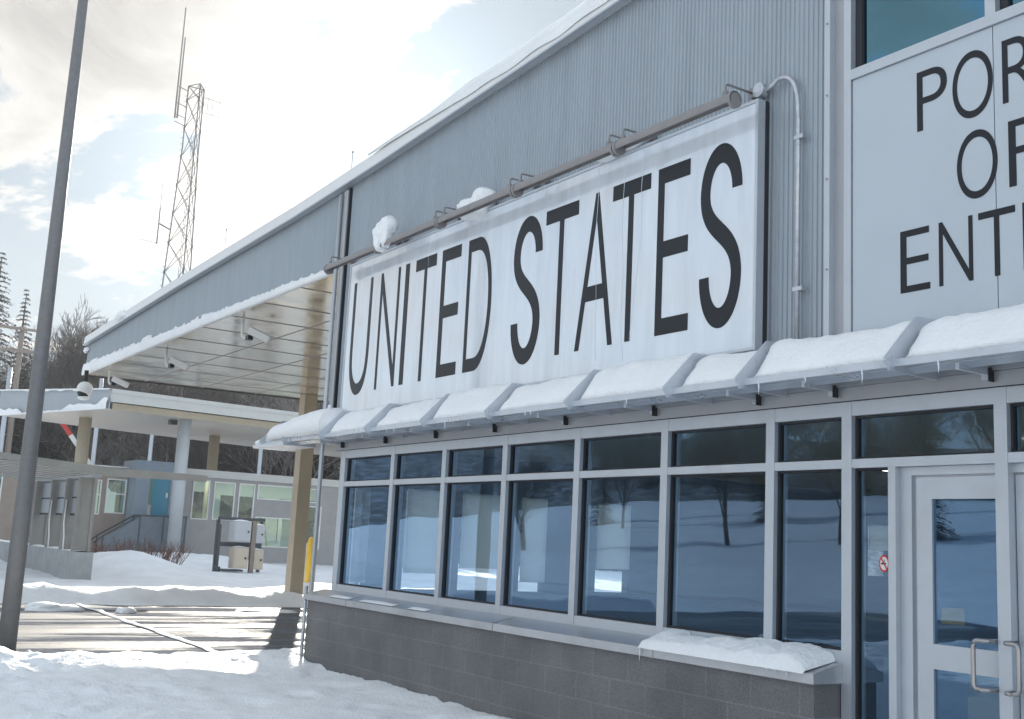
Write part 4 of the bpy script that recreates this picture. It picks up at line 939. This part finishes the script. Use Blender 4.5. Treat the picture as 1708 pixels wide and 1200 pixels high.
# ------------------------------------------------------------------ poles, mast, tower
def utility(x, y, h, lb):
    t = empty('utility_pole', lb, 'utility pole', (x, y, 0))
    bm = B(); tube(bm, [(0, 0, -.2), (0, 0, h)], [.19, .13], 12); obj('pole', bm, 'wood', t, True)
    for z, w_ in ((h-.15, 1.4), (h-1.35, 1.5)):
        bm = B(); box(bm, .12, .24, -w_, w_, z-.07, z+.07); obj('crossarm', bm, 'wood', t)
        for yy in (-w_+.1, -w_*.4, w_*.4, w_-.1):
            bm = B(); tube(bm, [(.18, yy, z+.07), (.18, yy, z+.3)], [.05, .03], 6); obj('insulator', bm, 'greybox', t)
    bm = B(); tube(bm, [(.18, -1.0, h-1.4), (.0, 0, h-2.3)], .03, 5); tube(bm, [(.18, 1.0, h-1.4), (.0, 0, h-2.3)], .03, 5); obj('brace', bm, 'wood', t)
utility(-65.3, 5.2, 11.9, 'wooden utility pole with two crossarms left of the light pole')
for (az, dist, h, lb) in ((-81.0, 66, 9.6, 'slim pale mast left of the wooden utility pole, topped by an insulator'), (-76.95, 72, 10.6, 'slim pale mast rising behind the canopy tip'), (-74.4, 76, 9.7, 'slim pale mast between the grey and tan columns, behind the far canopy'), (-69.2, 74, 9.4, 'slim pale mast left of the tan canopy column')):
    x = dist*math.sin(R(az)); y = -5.5+dist*math.cos(R(az)); bm = B(); tube(bm, [(0, 0, -.2), (0, 0, h)], [.15, .12], 10)
    o = obj('steel_mast', bm, 'alu', None, True); o.location = (x, y, 0); tag(o, lb, 'mast')

tw = empty('lattice_tower', 'tall galvanised lattice radio tower with whip antennas against the bright sky', 'radio tower', (-82.4, 18.3, 0), R(8))
HT, W0, W1 = 34.9, 1.95, .70
def leg_at(k, z):
    a = R(90+120*k)+R(20); rr_ = W0+(W1-W0)*min(1, z/30.)
    rr_ = rr_ if z < 30 else W1
    return Vector((rr_*math.cos(a), rr_*math.sin(a), z))
for k in range(3):
    bm = B(); tube(bm, [leg_at(k, z) for z in (0, 15, 30, HT)], [.07, .06, .055, .05], 8); obj('leg', bm, 'lattice', tw, True)
    bm = B(); zs = [0]
    while zs[-1] < HT-1.6: zs.append(zs[-1]+2.25)
    zs.append(HT)
    for a, b in zip(zs, zs[1:]):
        p0, p1 = leg_at(k, a), leg_at((k+1) % 3, a); q0, q1 = leg_at(k, b), leg_at((k+1) % 3, b)
        tube(bm, [p0, q1], .03, 5); tube(bm, [p1, q0], .03, 5)
        for p in (p0, p1): tube(bm, [p-Vector((0, 0, .12)), p+Vector((0, 0,   .12))], .09, 6)
    tube(bm, [leg_at(k, HT), leg_at((k+1) % 3, HT)], .04, 5)
    obj('bracing', bm, 'lattice', tw)
bm = B()
for x in (-.18, .18): tube(bm, [(x*.7, .05*x, 0), (x*.7, .05*x, HT-4)], .022, 4)
for k in range(95): tube(bm, [(-.13, 0, .3+.32*k), (.13, 0, .3+.32*k)], .014, 3)
obj('ladder', bm, 'lattice', tw)
bm = B()
for k in range(70): 
    p = leg_at(1, 1+.48*k); tube(bm, [p, p+Vector((-.22, -.12, 0))], .02, 4)
obj('step_bolt', bm, 'lattice', tw)
lg = max(range(3), key=lambda k: -leg_at(k, HT).y*1)
pL = leg_at(lg, HT)
for i, (dy, zt) in enumerate(((-.85, 41.0), (-.70, 38.6))):
    bm = B(); tube(bm, [(pL.x+.1*i, pL.y+dy, HT-2.8), (pL.x+.1*i, pL.y+dy, HT), (pL.x+.1*i, pL.y+dy, zt)], [.075, .06, .045], 8); obj('whip_antenna', bm, 'lattice', tw, True)
bm = B()
for z in (HT-2.6, HT-1.7, HT-.4, HT-3.2): tube(bm, [(pL.x, pL.y, z), (pL.x, pL.y-.85, z+.15)], .035, 5)
obj('antenna_bracket', bm, 'lattice', tw)
pp = leg_at(lg, 23.5)
bm = B(); tube(bm, [pp, pp+Vector((0, -.95, .3))], .06, 6); q = pp+Vector((0, -.95, .3)); tube(bm, [q+Vector((0, 0, -1.6)), q+Vector((0, 0, 1.2))], .06, 6); tube(bm, [q+Vector((0, -1.3, -1.5)), q+Vector((0, 0, -1.5))], .02, 4); tube(bm, [q+Vector((0, 0, 1.2)), q+Vector((0, 0, 3.2))], .02, 4)
obj('side_antenna', bm, 'lattice', tw)
pr3 = leg_at((lg+1) % 3 if leg_at((lg+1) % 3, HT).y > leg_at((lg+2) % 3, HT).y else (lg+2) % 3, HT)
bm = B()
for z in (-.6, -1.8): tube(bm, [pr3+Vector((0, 0, z)), pr3+Vector((0, 1.5, z))], .02, 4)
for yy in (.4, .8, 1.4): tube(bm, [pr3+Vector((0, yy, -1.9)), pr3+Vector((0, yy, -.5))], .018, 4)
obj('panel_antenna', bm, 'lattice', tw)
# thin rods on the roof edge
for x, h, lb in ((-12.35, .30, 'short rod with a ball tip on the roof edge above the corner trim'), (-7.55, .35, 'short lightning rod on the high roof edge'), (-16.9, .4, 'short lightning rod on the lower canopy roof edge')):
    bm = B(); tube(bm, [(0, 0, 0), (0, 0, h)], .006, 6)
    q = bmesh.ops.create_icosphere(bm, subdivisions=2, radius=.016); bmesh.ops.translate(bm, verts=q['verts'], vec=(0, 0, h))
    o = obj('lightning_rod', bm, 'steel'); o.location = (x, .05, zr(x)+.18); tag(o, lb, 'lightning rod')
# small roof bracket at the corner
# ------------------------------------------------------------------ trees
def branch(bm, p, d, L_, r, depth, rnd, n=3, minr=.012):
    segs = 3; pts = [p]; rs = [r]; cur = p.copy(); dv = d.normalized()
    for i in range(segs):
        dv = (dv+Vector((rnd.uniform(-.16, .16), rnd.uniform(-.16, .16), rnd.uniform(-.02, .14)))).normalized()
        cur = cur+dv*L_/segs; pts.append(cur.copy()); rs.append(max(minr, r*(1-.45*(i+1)/segs)))
    tube(bm, pts, rs, n if depth < 3 else 3, False)
    if depth >= 5: return
    k = (4, 5, 4, 4, 3)[depth]
    for i in range(k):
        t = rnd.uniform(.35, 1.0); j = min(segs-1, int(t*segs)); q = pts[j].lerp(pts[j+1], t*segs-j)
        ax = dv.orthogonal().normalized(); ax.rotate(Matrix.Rotation(rnd.uniform(0, 6.28), 3, dv))
        nd = (dv+ax*rnd.uniform(.45, .95)+Vector((0, 0, .12))).normalized()
        branch(bm, q, nd, L_*rnd.uniform(.55, .78), max(minr, rs[j]*rnd.uniform(.45, .62)), depth+1, rnd, n, minr)
def bare_tree(seed, h, label, m_='bark', minr=.013):
    rnd = random.Random(seed); t = empty('bare_tree', label, 'tree', (0, 0, 0))
    bm = B(); tube(bm, [(0, 0, -.5), (0, 0, h*.18), (rnd.uniform(-.2, .2), 0, h*.42)], [h*.018, h*.015, h*.011], 7); obj('trunk', bm, m_, t)
    bm = B()
    for i in range(9):
        z = h*(.16+.26*i/8); a = rnd.uniform(0, 6.28); d = Vector((math.cos(a)*.55, math.sin(a)*.55, 1))
        branch(bm, Vector((0, 0, z)), d, h*.30*rnd.uniform(.8, 1.1), h*.0055, 1, rnd, 4, minr)
    branch(bm, Vector((0, 0, h*.42)), Vector((0, 0, 1)), h*.3, h*.011, 0, rnd, 4, minr)
    obj('crown', bm, m_, t)
    return t
def spruce(seed, h, label, w_=.2):
    rnd = random.Random(seed); t = empty('spruce_tree', label, 'tree', (0, 0, 0))
    bm = B(); tube(bm, [(0, 0, -.5), (0, 0, h*.97)], [h*.016, .02], 7); obj('trunk', bm, 'bark', t)
    bm = B(); lv = 58
    for i in range(lv):
        f = i/lv; z = h*(.05+.95*f); rad = h*w_*(1-f)**.9*rnd.uniform(.78, 1.12)+.10
        for k in range(rnd.randint(8, 11)):
            a = rnd.uniform(0, 6.28); rr_ = rad*rnd.uniform(.6, 1.1); d = Vector((math.cos(a), math.sin(a), 0)); s = Vector((-d.y, d.x, 0))
            pts = [Vector((0, 0, z))+d*rr_*u+Vector((0, 0, -.34*rr_*u*u+.10*rr_*max(0, u-.7))) for u in (0, .3, .55, .8, 1)]
            for j in range(4):
                for side in (-1, 1):
                    for q in range(2):
                        base = pts[j].lerp(pts[j+1], q*.5); ln = rr_*.30*(1-.16*j)*rnd.uniform(.6, 1.25)
                        tip = base+(d*.6+s*side*rnd.uniform(.5, 1)).normalized()*ln+Vector((0, 0, -.18*ln+rnd.uniform(-.1, .08)))
                        bm.faces.new([bm.verts.new(v) for v in (base, base+d*ln*.75+Vector((0, 0, -.10*ln)), tip)])
    obj('crown', bm, 'needles', t)
    return t
protos_b = [bare_tree(11, 15, 'bare leafless tree in the dark wood behind the inspection lanes'), bare_tree(23, 15, 'bare leafless tree in the dark wood behind the inspection lanes'), bare_tree(37, 15, 'bare leafless tree in the dark wood behind the inspection lanes', 'bark_pale')]
protos_s = [spruce(5, 15, 'snow flecked spruce in the dark wood behind the inspection lanes', .19), spruce(8, 15, 'snow flecked spruce in the dark wood behind the inspection lanes', .15)]
used = set()
def plant(proto, x, y, s, label=None, group=None):
    if id(proto) in used: c = dup(proto)
    else: c = proto; used.add(id(proto))
    c.location = (x, y, hill_h(x, y)-.2 if (x < -60 or y < -24) else 0); c.rotation_euler = (0, 0, (x*7.3+y*3.1) % 6.28); c.scale = (s*1.1, s*1.1, s)
    if label:
        c['label'] = label
        if 'group' in c: del c['group']
    if group: c['group'] = group
    return c
def polar(az, d): return d*math.sin(R(az)), -5.5+d*math.cos(R(az))
# the skyline trees one can tell apart
for pr_, az, d, s, lb in ((protos_s[0], -81.95, 92, 1.46, 'tall ragged spruce cut by the left edge of the picture'), (protos_s[1], -80.7, 84, 1.2, 'pointed spruce standing above the utility pole crossarm'),
                          (protos_b[0], -78.7, 88, 1.12, 'largest bare tree, just right of the light pole'), (protos_b[1], -76.9, 90, 1.02, 'bare tree between the largest bare tree and the canopy tip'), (protos_b[1], -78.5, 93, 1.08, 'bare tree crowding the largest bare tree from the right'),
                          (protos_b[0], -77.7, 95, .98, 'slender bare tree in the dip of the skyline before the canopy tip'), (protos_b[0], -76.1, 97, 1.0, 'bare tree top showing over the far end of the canopy roof'), 
                          (protos_s[1], -75.7, 95, 1.08, 'small spruce tip just above the far end of the canopy roof')):
    x, y = polar(az, d); plant(pr_, x, y, s, lb)
for ch in list(protos_b[2].children): pass
rnd = random.Random(77)
def plain(proto, label, group):
    c = dup(proto); c['label'] = label; c['group'] = group; return c
LB = {'b': 'bare leafless tree in the dark wood behind the inspection lanes', 's': 'snow flecked spruce in the dark wood behind the inspection lanes'}
if 'x' :
    for i in range(84):
        az = -84.5+21*(i+rnd.uniform(-.4, .4))/84; d = rnd.uniform(84, 116); x, y = polar(az, d)
        sp = rnd.random() < .68
        pr_ = rnd.choice(protos_s if sp else protos_b); s = rnd.uniform(.60, .82) if az < -76.5 else rnd.uniform(.85, 1.12)
        c = dup(pr_); c['label'] = LB['s' if sp else 'b']; c['group'] = 'spruces of the wood beyond the port' if sp else 'bare trees of the wood beyond the port'
        c.location = (x, y, hill_h(x, y)-.3); c.rotation_euler = (0, 0, rnd.uniform(0, 6.28)); c.scale = (s*1.2, s*1.2, s)
    for i in range(34):
        az = -63.5+15*(i+rnd.uniform(-.4, .4))/34; d = rnd.uniform(84, 112); x, y = polar(az, d); s = rnd.uniform(.8, 1.1)
        c = dup(rnd.choice(protos_s)); c['label'] = 'snow flecked spruce glimpsed through the far windows of the office'; c['group'] = 'spruces seen through the office windows'
        c.location = (x, y, hill_h(x, y)-.3); c.rotation_euler = (0, 0, rnd.uniform(0, 6.28)); c.scale = (s*1.3, s*1.3, s)
    for i in range(80):
        x = -110+2.0*i+rnd.uniform(-1.5, 1.5); y = rnd.uniform(-76, -60); sp = rnd.random() < .6
        pr_ = rnd.choice(protos_s if sp else protos_b); s = rnd.uniform(.6, .95)
        c = dup(pr_); c['label'] = 'spruce reflected in the windows from the slope opposite' if sp else 'bare tree reflected in the windows from the slope opposite'; c['group'] = 'spruces on the slope opposite' if sp else 'bare trees on the slope opposite'
        c.location = (x, y, slope_h(x, max(y, -73))-.3); c.rotation_euler = (0, 0, rnd.uniform(0, 6.28)); c.scale = (s, s, s)
for ch in list(protos_b[2].children): bpy.data.objects.remove(ch)
bpy.data.objects.remove(protos_b[2])
for i in range(16):
    x = -64+5*i+rnd.uniform(-2, 2); y = rnd.uniform(-50, -30); sp = i % 3 == 0; s = rnd.uniform(.35, .6)
    c = dup(protos_s[i % 2] if sp else protos_b[i % 2]); c['label'] = 'small spruce standing alone low on the snowy slope opposite' if sp else 'small bare tree standing alone low on the snowy slope opposite'
    c['group'] = 'lone spruces low on the slope opposite' if sp else 'lone bare trees low on the slope opposite'
    c.location = (x, y, slope_h(x, y)-.4); c.rotation_euler = (0, 0, rnd.uniform(0, 6.28)); c.scale = (s, s, s)
# underwood: countless thin stems
bm = B()
for i in range(5200):
    az = rnd.uniform(-85, -62); d = rnd.uniform(86, 125); x, y = polar(az, d); z = hill_h(x, y); h = rnd.uniform(3, 8.5); w_ = rnd.uniform(.03, .10)
    dx = rnd.uniform(-.5, .5); dy = rnd.uniform(-.5, .5)
    a = bm.verts.new((x, y-w_, z-.3)); b = bm.verts.new((x, y+w_, z-.3)); c = bm.verts.new((x+dx, y+dy, z+h)); bm.faces.new((a, b, c))
    for k in range(3):
        f = rnd.uniform(.3, .9); q = Vector((x+dx*f, y+dy*f, z+h*f)); e = q+Vector((rnd.uniform(-1, 1), rnd.uniform(-1.2, 1.2), rnd.uniform(.6, 1.6)))
        bm.faces.new([bm.verts.new(v) for v in (q, q+Vector((0, .05, -.08)), e)])
o = obj('underwood', bm, 'bark'); tag(o, 'dense tangle of thin bare stems filling the wood', 'underwood', kind='stuff')
# red twig shrub on the snow mound
t = empty('bare_shrub', 'low reddish bare shrub poking out of the snow mound before the stair', 'shrub', (-37.0, 4.9, .3))
for part_ in range(1):
    bm = B()
    for i in range(150):
        bx_ = rnd.uniform(-.9, .9); by_ = rnd.uniform(-1.1, 1.1); d = Vector((bx_*.35+rnd.uniform(-.3, .3), by_*.45+rnd.uniform(-.35, .35), 1)).normalized(); L_ = rnd.uniform(.5, 1.05)
        p0 = Vector((bx_, by_, -.1)); p1 = p0+d*L_*.5; p2 = p0+d*L_+Vector((rnd.uniform(-.1, .1), rnd.uniform(-.1, .1), 0))
        tube(bm, [p0, p1, p2], [.012, .009, .005], 3, False)
        for k in range(2): q = p0.lerp(p2, rnd.uniform(.4, .8)); tube(bm, [q, q+Vector((rnd.uniform(-.15, .15), rnd.uniform(-.2, .2), .22))], [.007, .004], 3, False)
    obj('stems', bm, 'twig', t)
# floor sign seen through the door glass
t = empty('floor_sign', 'yellow folding floor sign seen through the upper door glass', 'floor sign', (-8.6, 6.6, .012), R(30))
for s in (-1, 1):
    bm = B(); prism(bm, [(-.17, s*.16, 0), (-.10, s*.16, 0), (-.06, s*.12, .22), (.06, s*.12, .22), (.10, s*.16, 0), (.17, s*.16, 0), (.12, s*.02, 1.0), (-.12, s*.02, 1.0)], (0, s*.02, 0)); obj('leaf', bm, 'yellow', t)

bm = B(); box(bm, -270, 170, -190, 170, -1.6, 52)  # thin volume added to lift the dark wood as sun glare would
m = bpy.data.materials.new('glare_volume'); m.use_nodes = True; m.node_tree.nodes.remove(m.node_tree.nodes['Principled BSDF'])
pv = m.node_tree.nodes.new('ShaderNodeVolumePrincipled'); pv.inputs['Color'].default_value = (.93, .96, 1, 1); pv.inputs['Density'].default_value = .0009; pv.inputs['Anisotropy'].default_value = .25
m.node_tree.links.new(pv.outputs[0], m.node_tree.nodes['Material Output'].inputs['Volume']); MT['glare_volume'] = m
tag(obj('glare_volume', bm, 'glare_volume'), 'thin bright volume added to stand in for sun glare over the wood and far canopy', 'glare_volume', kind='stuff')
